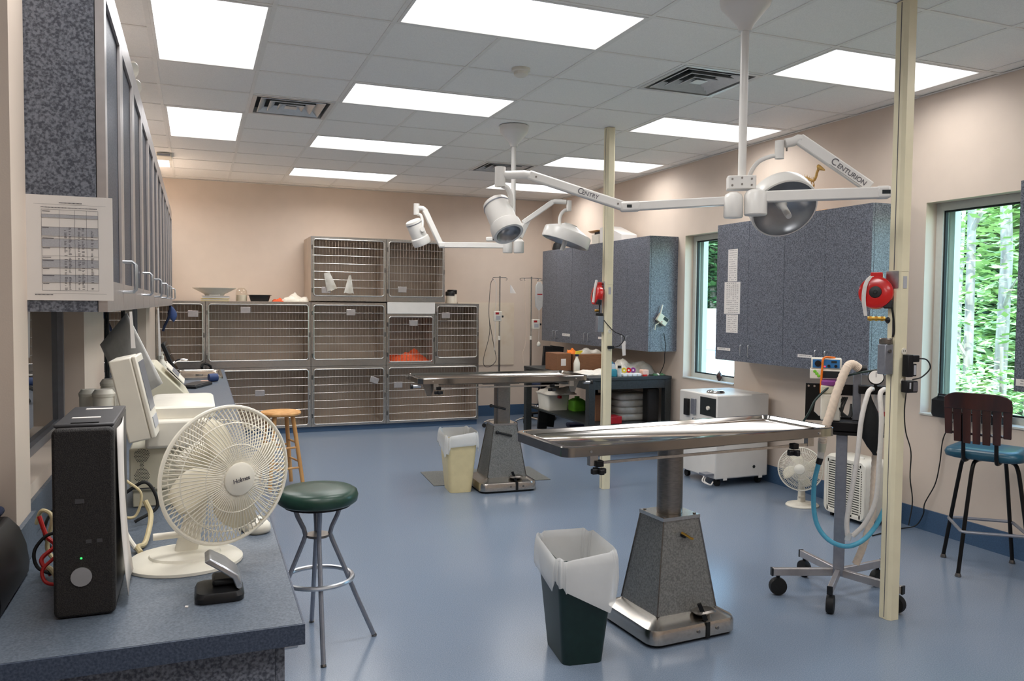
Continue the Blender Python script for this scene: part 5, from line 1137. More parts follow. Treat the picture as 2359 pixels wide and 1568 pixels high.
tag(blanket(4.24, 8.30, BZ+0.1895, 0.26, 0.2, 0.07, 6).build('supply_bag', 'clear_bag', smooth=60), 'clear supply bag lying on the wider cardboard box', 'bag')
tag(blanket(4.02, 7.72, BZ+0.001, 0.42, 0.36, 0.07, 8).build('supply_bag', 'white_cloth', smooth=60), 'white pads spread on the bench left of the far pole', 'pad')
tag(G().box(4.10, 4.20, 7.58, 7.70, BZ+0.075, BZ+0.13).build('blue_packet', 'blue_tape', bevel=0.008), 'pale blue packet beside the far cream pole', 'packet')
tag(blanket(4.48, 7.80, BZ+0.001, 0.42, 0.50, 0.19, 13).build('supply_bag', 'clear_bag', smooth=60), 'large clear plastic bag of supplies on the bench', 'bag')
t = thing('soap_bottle', 'bottle of teal liquid on the bench', 'bottle', (4.05, 7.42, BZ))
G().loops([[(x+4.06, y+7.42, z) for x, y in rrect(w_, d_, 0.02)] for w_, d_, z in ((0.12, 0.08, BZ+0.001), (0.125, 0.085, BZ+0.01), (0.12, 0.08, BZ+0.07), (0.095, 0.06, BZ+0.08))]).build('liquid_part', 'teal', t)
G().loops([[(x+4.06, y+7.42, z) for x, y in rrect(w_, d_, 0.015)] for w_, d_, z in ((0.093, 0.058, BZ+0.0805), (0.085, 0.055, BZ+0.125), (0.05, 0.04, BZ+0.135))]).build('clear_part', 'clear_plastic', t)
G().cyl((4.06, 7.42, BZ+0.1355), (4.06, 7.42, BZ+0.155), 0.022).build('cap', 'teal', t)
t = thing('small_bottle', 'small white bottle with a black cap on the bench', 'bottle', (4.13, 7.37, BZ))
G().lathe([(0.022, 0.001), (0.022, 0.075), (0.015, 0.088)], Matrix.Translation((4.14, 7.38, BZ))).build('bottle', 'clear_plastic', t)
G().lathe([(0.017, 0.0885), (0.02, 0.09), (0.02, 0.115)], Matrix.Translation((4.14, 7.38, BZ))).build('cap', 'black_plastic', t)
for k, (x, m, lb) in enumerate(((4.235, 'yellow', 'yellow'), (4.29, 'red_enamel', 'red'), (4.345, 'purple', 'purple'))):
    t = thing('tape_roll', lb + ' bandage roll on the white packets on the bench', 'roll', (x, 7.45, BZ+0.03), group='bandage rolls on the bench')
    G().lathe([(0.010, -0.022), (0.027, -0.022), (0.028, 0.0), (0.027, 0.022), (0.010, 0.022)], frame((x, 7.45, BZ+0.060), (0.5, 1, 0)), 16).build('roll', m, t)
    G().lathe([(0.0095, -0.0225), (0.0095, 0.0225)], frame((x, 7.45, BZ+0.060), (0.5, 1, 0)), 10).build('core', 'paper', t)
for k in range(4):
    tag(G().loops([[(x+4.20+0.058*k, y+7.42, z) for x, y in rrect(0.055, 0.12, 0.015)] for z in (BZ+0.001, BZ+0.028)]).build('gauze_packet', 'paper', bevel=0.004), ['white gauze packet nearest the small bottle', 'second white gauze packet from the small bottle', 'third white gauze packet from the small bottle', 'white gauze packet nearest the pink block'][k], 'packet', 'gauze packets on the bench')
tag(G().box(4.42, 4.50, 7.38, 7.45, BZ+0.001, BZ+0.065).build('sponge', 'pink', bevel=0.008), 'pale pink block on the bench', 'sponge')
tag(G().loops([[(x+4.43, y+7.345, z) for x, y in rrect(0.05, 0.03, 0.012)] for z in (BZ+0.001, BZ+0.018)]).build('red_clip', 'red_enamel'), 'small red clip in front of the pink block', 'clip')
for k in range(3):
    tag(blanket(4.58+0.045*k, 7.40+0.02*(k % 2), BZ+0.001, 0.055, 0.06, 0.025, 20+k).build('green_wrap', 'leaf_dark' if k != 1 else 'white_cloth', smooth=60), ['green wrapper at the right end of the bench, left one', 'white wrapper between the green wrappers on the bench', 'green wrapper nearest the bench corner'][k], 'wrapper')
# under the bench
t = thing('lime_jug', 'lime green plastic jug under the bench', 'jug', (4.2, 8.5, 0))
G().loops([[(x+4.20, y+8.5, z) for x, y in rrect(w_, d_, 0.03)] for w_, d_, z in ((0.16, 0.16, 0.3205), (0.17, 0.17, 0.335), (0.165, 0.165, 0.44), (0.10, 0.10, 0.465))]).build('jug_body', 'lime', t)
G().cyl((4.20, 8.5, 0.4655), (4.20, 8.5, 0.49), 0.03).build('cap', 'lime', t)
t = thing('tubing_roll', 'round coil of white tubing beside the lime jug', 'coil', (4.24, 8.2, 0.32))
G().lathe([(0.03, -0.02), (0.105, -0.022), (0.11, 0.0), (0.105, 0.022), (0.03, 0.02)], frame((4.24, 8.12, 0.432), (-0.75, -0.65, 0)), 28).build('coil', 'hose_white', t)
G().lathe([(0.029, -0.022), (0.029, 0.024)], frame((4.24, 8.12, 0.432), (-0.75, -0.65, 0)), 14).build('core', 'clear_plastic', t)
t = thing('white_tub', 'white plastic storage tub under the bench', 'tub', (3.95, 8.65, 0.32))
G().loops([[(x+3.99, y+8.72, z) for x, y in rrect(w_, d_, 0.03)] for w_, d_, z in ((0.26, 0.30, 0.3205), (0.29, 0.33, 0.50), (0.31, 0.35, 0.505), (0.31, 0.35, 0.52))]).build('tub_body', 'white_plastic', t)
G().box(3.97, 4.0, 8.5, 8.556, 0.47, 0.50).build('latch', 'red_plastic', t)
tag(blanket(3.98, 8.62, 0.522, 0.34, 0.42, 0.12, 31).build('supply_bag', 'white_cloth', smooth=60), 'rumpled white bags on the tub under the bench', 'bag')
for k in range(4):
    tag(G().loops([[(x+4.42, y+7.75, z) for x, y in rrect(0.40-0.03*abs(q-1.5), 0.45-0.03*abs(q-1.5), 0.07)] for q, z in enumerate((0.321+0.075*k, 0.335+0.075*k, 0.38+0.075*k, 0.394+0.075*k))]).build('folded_pad', 'clear_bag', smooth=70), ['lowest', 'second', 'third', 'topmost'][k] + ' folded pad in plastic under the bench', 'pad', 'folded pads under the bench')
crate(3.99, 4.15, 7.62, 7.84, 0.32, 0.60, 'upright cardboard box on the bench shelf', False)
tag(G().box(4.05, 4.18, 7.38, 7.54, 0.3205, 0.40).build('sharps_box', 'red_plastic', bevel=0.006), 'dark red container on the bench shelf', 'container')
t = thing('speaker_cabinet', 'tall black box under the right end of the bench', 'box', (4.6, 7.7, 0))
G().box(4.50, 4.64, 7.40, 7.50, 0.3205, 0.68).build('box_body', 'black_plastic', t, bevel=0.005)
G().box(4.51, 4.63, 7.397, 7.3995, 0.34, 0.66).build('grille', 'dark_mesh', t)
tag(G().prism([(4.42, 9.15), (4.62, 9.12), (4.66, 9.30), (4.46, 9.34)], 0.0005, 0.05).build('bag_on_floor', 'navy_cloth', bevel=0.01), 'flat dark bag on the floor beyond the bench', 'bag')
for k, (x, y, tl) in enumerate(((4.02, 9.12, 0.07), (4.12, 9.20, 0.13))):
    t = thing('picture_frame', ['black framed panel leaning behind the boxes', 'wider black case leaning behind the boxes'][k], 'frame', (x, y, 0))
    mm = Matrix.Translation((x, y, 0.0)) @ Matrix.Rotation(tl, 4, 'Y')
    G().box(-0.06-0.03*k, 0.06+0.03*k, -0.02, 0.02, 0.02+0.012*k, 1.06, mm).build('panel', 'black_plastic', t, bevel=0.004)
    G().box(-0.045-0.03*k, 0.045+0.03*k, -0.024, -0.0202, 0.10, 1.0, mm).build('facing', 'dark_mesh', t)
# ---------------------------------------------------------------- drip stands
def drip(x, y, label, double):
    t = thing('drip_stand', label, 'drip stand', (x, y, 0), group='chrome drip stands')
    G().cyl((x, y, 0.09), (x, y, 1.15), 0.0125, n=12).build('lower_tube', 'steel_dark', t)
    G().cyl((x, y, 1.1505), (x, y, 1.93), 0.009, n=12).build('upper_tube', 'chrome', t)
    G().cyl((x, y, 1.12), (x, y, 1.17), 0.017).build('collar', 'white_plastic', t)
    for s in ((-1, 1) if not double else (-1, 1, -1.6, 1.6)):
        pts = [(x, y, 1.915), (x+s*0.085, y+0.02*(abs(s) > 1), 1.912), (x+s*0.10, y, 1.90), (x+s*0.095, y, 1.882), (x+s*0.08, y, 1.885)]
        G().tube(pts, 0.004, 6).build('hook', 'chrome', t)
    for k in range(5):
        a = 2*PI*k/5+0.3; c, s = math.cos(a), math.sin(a)
        lg = G().tube([(x+c*0.02, y+s*0.02, 0.11), (x+c*0.12, y+s*0.12, 0.095), (x+c*0.185, y+s*0.185, 0.068)], 0.011, 8).build('leg', 'steel_dark', t)
        G().cyl((x+c*0.185-s*0.012, y+s*0.185+c*0.012, 0.028), (x+c*0.185+s*0.012, y+s*0.185-c*0.012, 0.028), 0.0275, n=12).build('castor', 'black_rubber', lg)
    return t
drip(3.585, 9.50, 'left chrome drip stand in front of the splash board', False)
drip(4.02, 9.50, 'right chrome drip stand holding a fluid bag', True)
def pump(x, y, z, label):
    t = thing('infusion_pump', label, 'infusion pump', (x, y, z), group='infusion pumps on the drip stands')
    G().box(x-0.05, x+0.05, y-0.06, y-0.014, z, z+0.125).build('case', 'white_plastic', t, bevel=0.006)
    G().box(x-0.035, x+0.01, y-0.0625, y-0.0603, z+0.085, z+0.11).build('display', 'red_plastic', t)
    G().box(x-0.03, x+0.03, y-0.064, y-0.0603, z+0.02, z+0.07).build('door', 'print_grey', t, bevel=0.003)
    G().cyl((x+0.0505, y-0.04, z+0.06), (x+0.075, y-0.04, z+0.06), 0.014).build('clamp_screw', 'black_plastic', t)
pump(3.545, 9.50, 1.36, 'white infusion pump on the left drip stand'); pump(4.07, 9.50, 1.26, 'white infusion pump on the right drip stand')
t = thing('fluid_bag', 'clear fluid bag hanging from the right drip stand', 'bag', (4.10, 9.47, 1.5))
G().loops([[(x+4.11, y+9.455, z) for x, y in rrect(w_, d_, d_*0.45)] for w_, d_, z in ((0.02, 0.012, 1.50), (0.10, 0.03, 1.55), (0.11, 0.045, 1.66), (0.10, 0.03, 1.82), (0.04, 0.012, 1.865))]).build('pouch', 'clear_plastic', t, smooth=60)
G().box(4.075, 4.145, 9.4305, 9.4315, 1.70, 1.712).build('red_print', 'red_plastic', t)
G().lathe([(0.0001, -0.03), (0.022, -0.02), (0.026, 0.0), (0.02, 0.025), (0.004, 0.04)], Matrix.Translation((4.11, 9.45, 1.06)), 14).build('drip_bulb', 'white_plastic', t, smooth=60)
G().tube([(4.11, 9.45, 1.49), (4.11, 9.45, 1.10)], 0.003, 6).build('line', 'hose_white', t)
cable('drip_line', [(3.49, 9.48, 1.89), (3.45, 9.47, 1.82), (3.43, 9.47, 1.5), (3.44, 9.47, 1.2), (3.36, 9.47, 0.86), (3.42, 9.47, 0.78), (3.53, 9.47, 0.86), (3.5, 9.47, 1.05), (3.44, 9.47, 1.35)], 0.0035, 'cable_black', 'dark tubing looped low from the left drip stand')
cable('drip_line', [(3.49, 9.47, 1.885), (3.52, 9.46, 1.80), (3.515, 9.46, 1.4), (3.51, 9.46, 1.1), (3.505, 9.46, 0.99)], 0.0035, 'hose_white', 'pale tubing hanging straight from the left drip stand')
cable('drip_line', [(3.93, 9.48, 1.885), (3.92, 9.47, 1.7), (3.94, 9.47, 1.3), (3.93, 9.47, 1.05), (3.90, 9.47, 0.95), (3.93, 9.47, 0.75), (4.0, 9.47, 0.70)], 0.0035, 'hose_cream', 'cream tubing hanging from the right drip stand')
tag(G().loops([[(3.72+0.012*j+(0.006+0.012*j)*math.cos(2*PI*i/8), 9.47+0.006*math.sin(2*PI*i/8), 1.82-0.035*j) for i in range(8)] for j in range(4)]).build('paper_cone', 'paper', smooth=60), 'small white cone of paper beside the left drip stand', 'paper')
# swivel stool behind the far table
t = thing('swivel_stool', 'dark blue swivel stool on castors behind the far exam table', 'stool', (4.37, 9.99, 0)); ox, oy = 4.37, 9.99
G().lathe([(0.0001, 0.455), (0.17, 0.455), (0.185, 0.47), (0.185, 0.505), (0.16, 0.525), (0.0001, 0.53)], Matrix.Translation((ox, oy, 0)), 28).build('seat', 'navy_cloth', t, smooth=60)
G().cyl((ox, oy, 0.10), (ox, oy, 0.4545), 0.025).build('gas_lift', 'black_plastic', t)
G().tube([(ox+0.12*math.cos(2*PI*i/24), oy+0.12*math.sin(2*PI*i/24), 0.2) for i in range(24)], 0.008, 8, closed=True).build('foot_ring', 'chrome', t)
for k in range(5):
    a = 2*PI*k/5+0.5; c, s = math.cos(a), math.sin(a)
    lg = G().bar((ox, oy, 0.095), (ox+c*0.22, oy+s*0.22, 0.07), 0.035, 0.025).build('leg', 'black_plastic', t, bevel=0.005)
    G().cyl((ox+c*0.21-s*0.02, oy+s*0.21+c*0.02, 0.0285), (ox+c*0.21+s*0.02, oy+s*0.21-c*0.02, 0.0285), 0.028, n=14).build('castor', 'black_rubber', lg)
# ---------------------------------------------------------------- white cabinet machine by the wall
t = thing('developer_machine', 'large boxy white machine on castors under the window', 'machine', (4.44, 5.95, 0))
x0, x1, y0, y1, z0, z1 = 4.16, 4.715, 5.71, 6.28, 0.07, 0.80
G().box(x0, x1, y0, y1, z0, z1).build('cabinet', 'white_enamel', t, bevel=0.012)
G().box(x0-0.004, x0-0.0005, y0+0.01, y0+0.24, z1-0.19, z1-0.03).build('control_panel', 'gasket', t, bevel=0.002)
G().cyl((x0-0.0045, y0+0.11, z1-0.12), (x0-0.02, y0+0.11, z1-0.12), 0.018, n=16).build('dial', 'white_plastic', t)
for k in range(4): G().cyl((x0-0.0005, y0+0.10+0.07*k, z1-0.24), (x0-0.03, y0+0.10+0.07*k, z1-0.24), 0.011, n=10).build('valve', 'chrome', t)
G().box(x0-0.022, x0-0.0005, y0+0.30, y0+0.36, z1-0.2, z1-0.06).build('gauge_block', 'alum_grey', t, bevel=0.003)
G().box(x0-0.03, x0-0.0005, y0+0.40, y0+0.46, z1-0.22, z1-0.07).build('switch_block', 'black_plastic', t, bevel=0.003)
G().cyl((x1-0.15, y0-0.0005, z0+0.09), (x1-0.15, y0-0.002, z0+0.09), 0.014, n=16).build('port', 'gasket', t)
for x in (x0+0.08, x1-0.10): G().box(x, x+0.04, y0-0.003, y0-0.0004, z0-0.012, z0+0.03).build('foot_bracket', 'white_enamel', t)
G().lathe([(0.075, 0.001), (0.08, 0.006), (0.072, 0.018), (0.055, 0.026), (0.0001, 0.03)], Matrix.Translation((x0+0.13, y0+0.20, z1)), 28).build('filler_cap', 'chrome', t)
G().box(x0-0.085, x0-0.001, y0+0.02, y0+0.12, z0+0.03, z0+0.05).build('hose_bracket', 'alum_grey', t)
for k in range(2): G().tube(spline([(x0-0.06-0.02*k, y0+0.05, z0+0.029), (x0-0.09-0.02*k, y0+0.03, z0-0.01), (x0-0.05, y0, z0-0.04), (x0-0.01, y0+0.02, z0-0.02)], 6), 0.006, 8).build('drain_hose', 'hose_white', t)
for x, y in ((x0+0.06, y0+0.06), (x1-0.06, y0+0.06), (x0+0.06, y1-0.06), (x1-0.06, y1-0.06)):
    G().cyl((x-0.015, y, 0.031), (x+0.015, y, 0.031), 0.0305, n=14).build('castor', 'black_rubber', t)
    G().box(x-0.02, x+0.02, y-0.015, y+0.015, 0.0585, 0.0695).build('castor_plate', 'black_metal', t)
# floor fan and box heater
t = thing('floor_fan', 'small white fan standing on the floor by the wall', 'fan', (4.42, 4.95, 0))
desk_fan(t, (4.36, 4.90, 0.31), (-0.74, -0.66, 0.12), 0.165, (4.45, 4.98, 0.0), 'white_plastic', 'white_plastic', 'white_plastic', nw=70)
t = thing('box_heater', 'white box fan with slatted front against the wall', 'heater', (4.55, 4.52, 0))
hx0, hx1, hy0, hy1, hz = 4.43, 4.66, 4.30, 4.72, 0.47
G().loops([[(hx1-d_, y, z) for y, z in rrect(hy1-hy0-e, hz-0.02-e, 0.05, 5, (hy0+hy1)/2, hz/2+0.01)] for d_, e in ((0.0, 0.06), (0.015, 0.01), (hx1-hx0-0.03, 0.0), (hx1-hx0, 0.02))]).build('housing', 'white_plastic', t)
G().loops([[(hx0-0.001-d_, y, z) for y, z in rrect(hy1-hy0-e, hz-0.02-e, 0.05, 5, (hy0+hy1)/2, hz/2+0.01)] for d_, e in ((0.0, 0.02), (0.012, 0.03), (0.012, 0.08), (0.0, 0.09))], False, False).build('front_bezel', 'white_plastic', t)
G().box(hx0-0.003, hx0-0.0008, hy0+0.04, hy1-0.04, 0.05, hz-0.04).build('inner_screen', 'gasket', t)
sl0 = None
for k in range(22):
    z = 0.06+k*0.0175
    if sl0 is None: sl0 = G().box(hx0-0.010, hx0-0.0035, hy0+0.04, hy1-0.04, z, z+0.009).build('slat', 'white_plastic', t)
    else: piece(sl0, t, (0, 0, k*0.0175))
for k in range(5): G().box(hx0-0.013, hx0-0.0105, hy0+0.05+k*0.078, hy0+0.062+k*0.078, 0.045, hz-0.035).build('rib', 'white_plastic', t)
G().ball((hx0+0.06, 4.42, hz+0.002), 0.022, sz=0.6).build('knob', 'white_plastic', t)
for y in (hy0+0.06, hy1-0.06): G().box(hx0+0.02, hx1-0.02, y-0.012, y+0.012, 0.0005, 0.0185).build('foot', 'black_plastic', t)
# wall cord and jack
cable('extension_cord', [(4.755, 3.90, 0.80), (4.755, 3.967, 0.677), (4.757, 3.99, 0.5), (4.755, 4.02, 0.35), (4.745, 4.09, 0.20), (4.745, 4.10, 0.12), (4.72, 4.14, 0.03), (4.60, 4.18, 0.006), (4.30, 4.12, 0.005)], 0.004, 'cable_black', 'thin black cord running down the right wall to the floor')
t = thing('wall_plate', 'round white wall plate behind the near cream pole', 'wall plate', (4.775, 4.42, 0.62)); G().lathe([(0.045, 0.0), (0.045, 0.008), (0.03, 0.014), (0.0001, 0.015)], frame((WR-0.0005, 4.40, 0.66), (-1, 0, 0)), 24).build('plate', 'white_plastic', t)
G().lathe([(0.012, 0.0152), (0.012, 0.02)], frame((WR-0.0005, 4.40, 0.66), (-1, 0, 0)), 12).build('jack', 'white_plastic', t)
# ornament and radio on the window sills
t = thing('ornament', 'small dark pine-cone ornament on the far window sill', 'ornament', (4.84, 6.62, WZ[0]+0.012))
G().lathe([(0.012, 0.0005), (0.016, 0.01), (0.026, 0.03), (0.028, 0.05), (0.02, 0.075), (0.008, 0.088), (0.0001, 0.09)], Matrix.Translation((4.845, 6.62, WZ[0]+0.012)), 14).build('cone_body', 'dark_wood', t)
G().lathe([(0.006, 0.0905), (0.004, 0.10), (0.0001, 0.102)], Matrix.Translation((4.845, 6.62, WZ[0]+0.012)), 8).build('stem', 'dark_wood', t)
t = thing('radio', 'black portable radio on the near window sill', 'radio', (4.80, 3.78, WZ[0]+0.012)); zr = WZ[0]+0.0125
G().loops([[(x+4.775, y+3.79, z) for x, y in rrect(w_, d_, 0.03)] for w_, d_, z in ((0.17, 0.46, zr), (0.175, 0.48, zr+0.02), (0.175, 0.48, zr+0.115), (0.13, 0.42, zr+0.142))]).build('radio_body', 'black_plastic', t)
G().box(4.72, 4.83, 3.68, 3.92, zr+0.1425, zr+0.147).build('disc_lid', 'pc_grey', t, bevel=0.002)
for k in range(3): G().box(4.705, 4.72, 3.80+0.05*k, 3.83+0.05*k, zr+0.1425, zr+0.15).build('button', 'alum', t)
G().tube([(4.70, 3.60, zr+0.10), (4.70, 3.61, zr+0.155), (4.70, 3.97, zr+0.155), (4.70, 3.98, zr+0.10)], 0.006, 8).build('handle', 'black_plastic', t)
# ---------------------------------------------------------------- bar chair by the window
rz = -0.672; t = thing('bar_chair', 'tall bar chair with slatted dark backrest and blue seat', 'chair', (4.396, 3.347, 0), rz)
for sx in (-1, 1):
    for sy in (-1, 1):
        pts = spline([(sx*0.05, sy*0.05, 0.675), (sx*0.09, sy*0.09, 0.672), (sx*0.115, sy*0.115, 0.64), (sx*0.135, sy*0.135, 0.50), (sx*0.19, sy*0.19, 0.02)], 5)
        lg = G().tube(pts, 0.0115, 10).build('leg', 'black_metal', t)
        G().lathe([(0.016, 0.0005), (0.018, 0.006), (0.013, 0.022)], Matrix.Translation((sx*0.19, sy*0.19, 0)), 12).build('foot_cap', 'steel_dark', lg)
q = 0.166; G().tube(rrect(2*q+0.02, 2*q+0.02, 0.03, 4, z=0.262), 0.0095, 8, closed=True).build('foot_ring', 'alum_grey', t)
Rm = Matrix.Rotation(-0.48, 4, 'Z')
G().loops([[(x, y, z) for x, y in rrect(w_, d_, 0.08, 6)] for w_, d_, z in ((0.36, 0.36, 0.683), (0.41, 0.40, 0.692), (0.42, 0.41, 0.715), (0.40, 0.39, 0.736), (0.28, 0.27, 0.746))], m=Rm).build('seat', 'blue_vinyl', t, smooth=60)
G().cyl((0, 0, 0.672), (0, 0, 0.6825), 0.12, n=24).build('swivel', 'black_metal', t)
yb = -0.215
for s in (-1, 1): G().tube([Rm @ Vector(p) for p in spline([(s*0.085, -0.10, 0.678), (s*0.085, -0.19, 0.676), (s*0.085, yb, 0.70), (s*0.085, yb-0.01, 0.78), (s*0.085, yb-0.03, 0.95)], 5)], 0.011, 10).build('back_post', 'black_metal', t)
n = 7; Wb = 0.345
for k in range(n):
    u = (k-(n-1)/2)/((n-1)/2); x = u*(Wb/2-0.022)-0.012; zt_ = 1.02; zb_ = 0.785+0.045*abs(u)**5; cv = 0.03*(1-u*u)
    mm = Rm @ Matrix.Translation((x, yb-0.012-cv*0.6, 0)) @ Matrix.Rotation(0.10*u, 4, 'Z')
    G().loops([[(px_*hw, py__-(z-0.8)*0.10, z) for px_, py__ in ((-1, -0.006), (1, -0.006), (1, 0.006), (-1, 0.006))] for z, hw in ((zb_, 0.0195), (0.93, 0.021), (zt_, 0.0235))], m=mm).build('back_slat', 'dark_wood', t, bevel=0.003)
g = G(); L = []
for q in range(17):
    u = -1+2*q/16; x = u*Wb/2-0.012; y = yb-0.013-0.018*(1-u*u); zt_ = 1.082-0.035*abs(u)**6; zb_ = 0.985
    L.append([tuple(Rm @ Vector((x, y+dy-(z-0.8)*0.1, z))) for dy, z in ((-0.008, zb_), (-0.008, zt_), (0.008, zt_), (0.008, zb_))])
g.loops(L).build('top_band', 'dark_wood', t, bevel=0.003)
for z in (0.84, 0.955): G().tube([Rm @ Vector((u*(Wb/2-0.005)-0.012, yb+0.008-0.018*(1-u*u)-(z-0.8)*0.1, z)) for u in (-1, -.5, 0, .5, 1)], 0.0075, 8).build('back_rail', 'dark_wood', t)
# ---------------------------------------------------------------- anaesthesia machine
t = thing('anaesthesia_machine', 'anaesthesia machine with hoses on a five-castor stand', 'machine', (3.24, 3.33, 0), -0.735)
P = lambda l, y, z: (l, y, z)
G().box(-0.028, 0.028, -0.028, 0.028, 0.11, 0.88).build('post', 'alum_grey', t, bevel=0.004)
Rl = Matrix.Rotation(0.735, 4, 'Z')
for vx, vy in ((-0.337, 0.125), (-0.255, -0.21), (0.098, -0.335), (0.34, 0.03), (0.04, 0.33)):
    v = Rl @ Vector((vx, vy, 0)); e = v.normalized()
    lg = G().bar(e*0.03+Vector((0, 0, 0.128)), v+Vector((0, 0, 0.128)), 0.026, 0.04).build('leg', 'alum_frame', t, bevel=0.003)
    G().bar(v+Vector((0, 0, 0.128)), v+e*0.008+Vector((0, 0, 0.128)), 0.028, 0.042).build('leg_cap', 'black_plastic', lg)
    sd_ = Vector((-e.y, e.x, 0)); c_ = v-e*0.03
    G().cyl(c_+Vector((0, 0, 0.107)), c_+Vector((0, 0, 0.08)), 0.01).build('castor_stem', 'black_metal', lg)
    G().lathe([(0.02, -0.02), (0.045, -0.018), (0.048, 0.0), (0.045, 0.018), (0.02, 0.02)], frame(c_+Vector((0, 0, 0.0485)), sd_), 22).build('castor', 'black_rubber', lg)
G().box(-0.06, 0.235, -0.07, 0.13, 0.885, 0.90).build('lower_tray', 'black_metal', t)
G().box(-0.055, 0.23, -0.06, 0.12, 0.9005, 0.955).build('tray_body', 'black_metal', t, bevel=0.006)
G().prism([(-0.055, 0.915), (-0.055, 0.945), (-0.085, 0.935)], 0.0, 0.03, Matrix(((1,0,0,0),(0,0,-1,0),(0,1,0,0),(0,0,0,1)))).build('lock_lever', 'black_plastic', t)
G().box(0.05, 0.09, 0.02, 0.06, 0.9555, 1.21).build('mast', 'alum_grey', t, bevel=0.003)
br = [(-0.19, 1.144), (0.05, 1.144), (0.05, 1.085), (-0.10, 1.085), (-0.135, 1.06), (-0.145, 0.99), (-0.12, 0.965), (0.05, 0.965), (0.05, 0.94), (-0.19, 0.94)]
G().prism(br, -0.075, -0.06, Matrix(((1,0,0,0),(0,0,-1,0),(0,1,0,0),(0,0,0,1)))).build('bracket_plate', 'black_metal', t)
for k in range(2): G().cyl((-0.175+0.03*k, 0.0595, 1.13), (-0.175+0.03*k, 0.056, 1.13), 0.006, n=8).build('bolt', 'chrome', t)
G().box(0.075, 0.24, -0.03, 0.03, 1.105, 1.15).build('absorber_head', 'black_metal', t, bevel=0.005)
G().cyl((0.20, 0.03, 0.957), (0.20, 0.03, 1.104), 0.045, n=24).build('absorber_canister', 'clear_plastic', t)
G().lathe([(0.0455, 0.99), (0.047, 0.995), (0.047, 1.01), (0.0455, 1.015)], Matrix.Translation((0.20, 0.03, 0)), 24).build('red_band', 'red_plastic', t)
g_ = frame((0.157, -0.035, 1.197), (-0.05, -0.95, 0.25), (0, 0, 1))
G().lathe([(0.036, -0.016), (0.040, -0.010), (0.040, 0.006), (0.036, 0.008)], g_, 28).build('gauge_case', 'black_metal', t)
G().lathe([(0.0355, 0.0082), (0.0001, 0.0086)], g_, 28).build('gauge_dial', 'paper', t)
G().box(-0.001, 0.028, -0.0012, 0.0012, 0.009, 0.0096, g_).build('gauge_needle', 'print_ink', t)
G().cyl((0.157, -0.02, 1.15), (0.157, -0.02, 1.165), 0.008).build('gauge_stem', 'black_metal', t)
# breathing bag
G().loops([[(0.135+dx+rx*math.cos(2*PI*i/20), -0.10+0.5*rx*math.sin(2*PI*i/20), z) for i in range(20)] for dx, rx, z in ((-0.02, 0.014, 1.12), (-0.015, 0.016, 1.09), (-0.01, 0.034, 1.04), (0.0, 0.05, 0.98), (0.0, 0.053, 0.93), (0.005, 0.046, 0.88), (0.01, 0.028, 0.84), (0.018, 0.012, 0.81), (0.025, 0.010, 0.795))]).build('breathing_bag', 'black_rubber', t, smooth=60)
hl = []
for k, (l0, off) in enumerate(((0.13, 0.0), (0.19, 0.03))):
    pts = spline([(l0+0.012, -0.035, 1.135), (l0, -0.09, 1.138), (l0-0.018, -0.125, 1.11), (l0-0.045 if k == 0 else l0-0.01, -0.15, 0.98), (0.07 if k == 0 else 0.175, -0.155, 0.78), (0.045 if k == 0 else 0.165, -0.155, 0.58), (0.03 if k == 0 else 0.12, -0.15, 0.45), (0.035 if k == 0 else 0.06, -0.145, 0.37)], 8)
    G().tube(pts, 0.0125, 12).build('breathing_tube', 'hose_white', t)
G().tube([(0.045, -0.145, 0.385), (0.035, -0.148, 0.345)], 0.016, 12).build('y_piece', 'clear_plastic', t)
def corrug(pts, r, n=5): return spline(pts, n)
def corr_tube(ctrl, r, name, m, par, n=14):
    pts = spline(ctrl, n); rr = [r*(1.0 if i % 2 else 0.9) for i in range(len(pts))]
    return G().tube(pts, rr, 14).build(name, m, par)
corr_tube([(0.075, -0.02, 1.24), (0.04, -0.04, 1.262), (0.01, -0.07, 1.24), (-0.03, -0.10, 1.13), (-0.065, -0.12, 1.0), (-0.095, -0.12, 0.90), (-0.10, -0.11, 0.845)], 0.024, 'scavenge_hose', 'hose_cream', t, 12)
G().cyl((0.072, -0.018, 1.238), (0.105, -0.005, 1.236), 0.022, n=16).build('hose_cuff', 'black_plastic', t)
G().cyl((-0.10, -0.11, 0.843), (-0.103, -0.11, 0.795), 0.022, 0.019, n=16).build('hose_adapter', 'beige_plastic', t)
G().cyl((-0.104, -0.11, 0.7945), (-0.107, -0.11, 0.762), 0.017, n=14).build('clear_elbow', 'clear_plastic', t)
G().cyl((-0.107, -0.11, 0.7615), (-0.116, -0.11, 0.73), 0.016, n=14).build('black_cuff', 'black_plastic', t)
G().tube(spline([(-0.116, -0.11, 0.729), (-0.135, -0.11, 0.62), (-0.132, -0.12, 0.48), (-0.105, -0.12, 0.385), (-0.045, -0.13, 0.325), (0.035, -0.13, 0.308), (0.11, -0.12, 0.345), (0.17, -0.10, 0.42), (0.215, -0.08, 0.52)], 8), 0.0125, 12).build('blue_hose', 'hose_blue', t)
corr_tube([(0.17, 0.02, 0.87), (0.165, -0.02, 0.66), (0.155, -0.03, 0.45), (0.115, -0.03, 0.28), (0.085, -0.03, 0.19)], 0.020, 'exhaust_hose', 'hose_cream', t, 14)
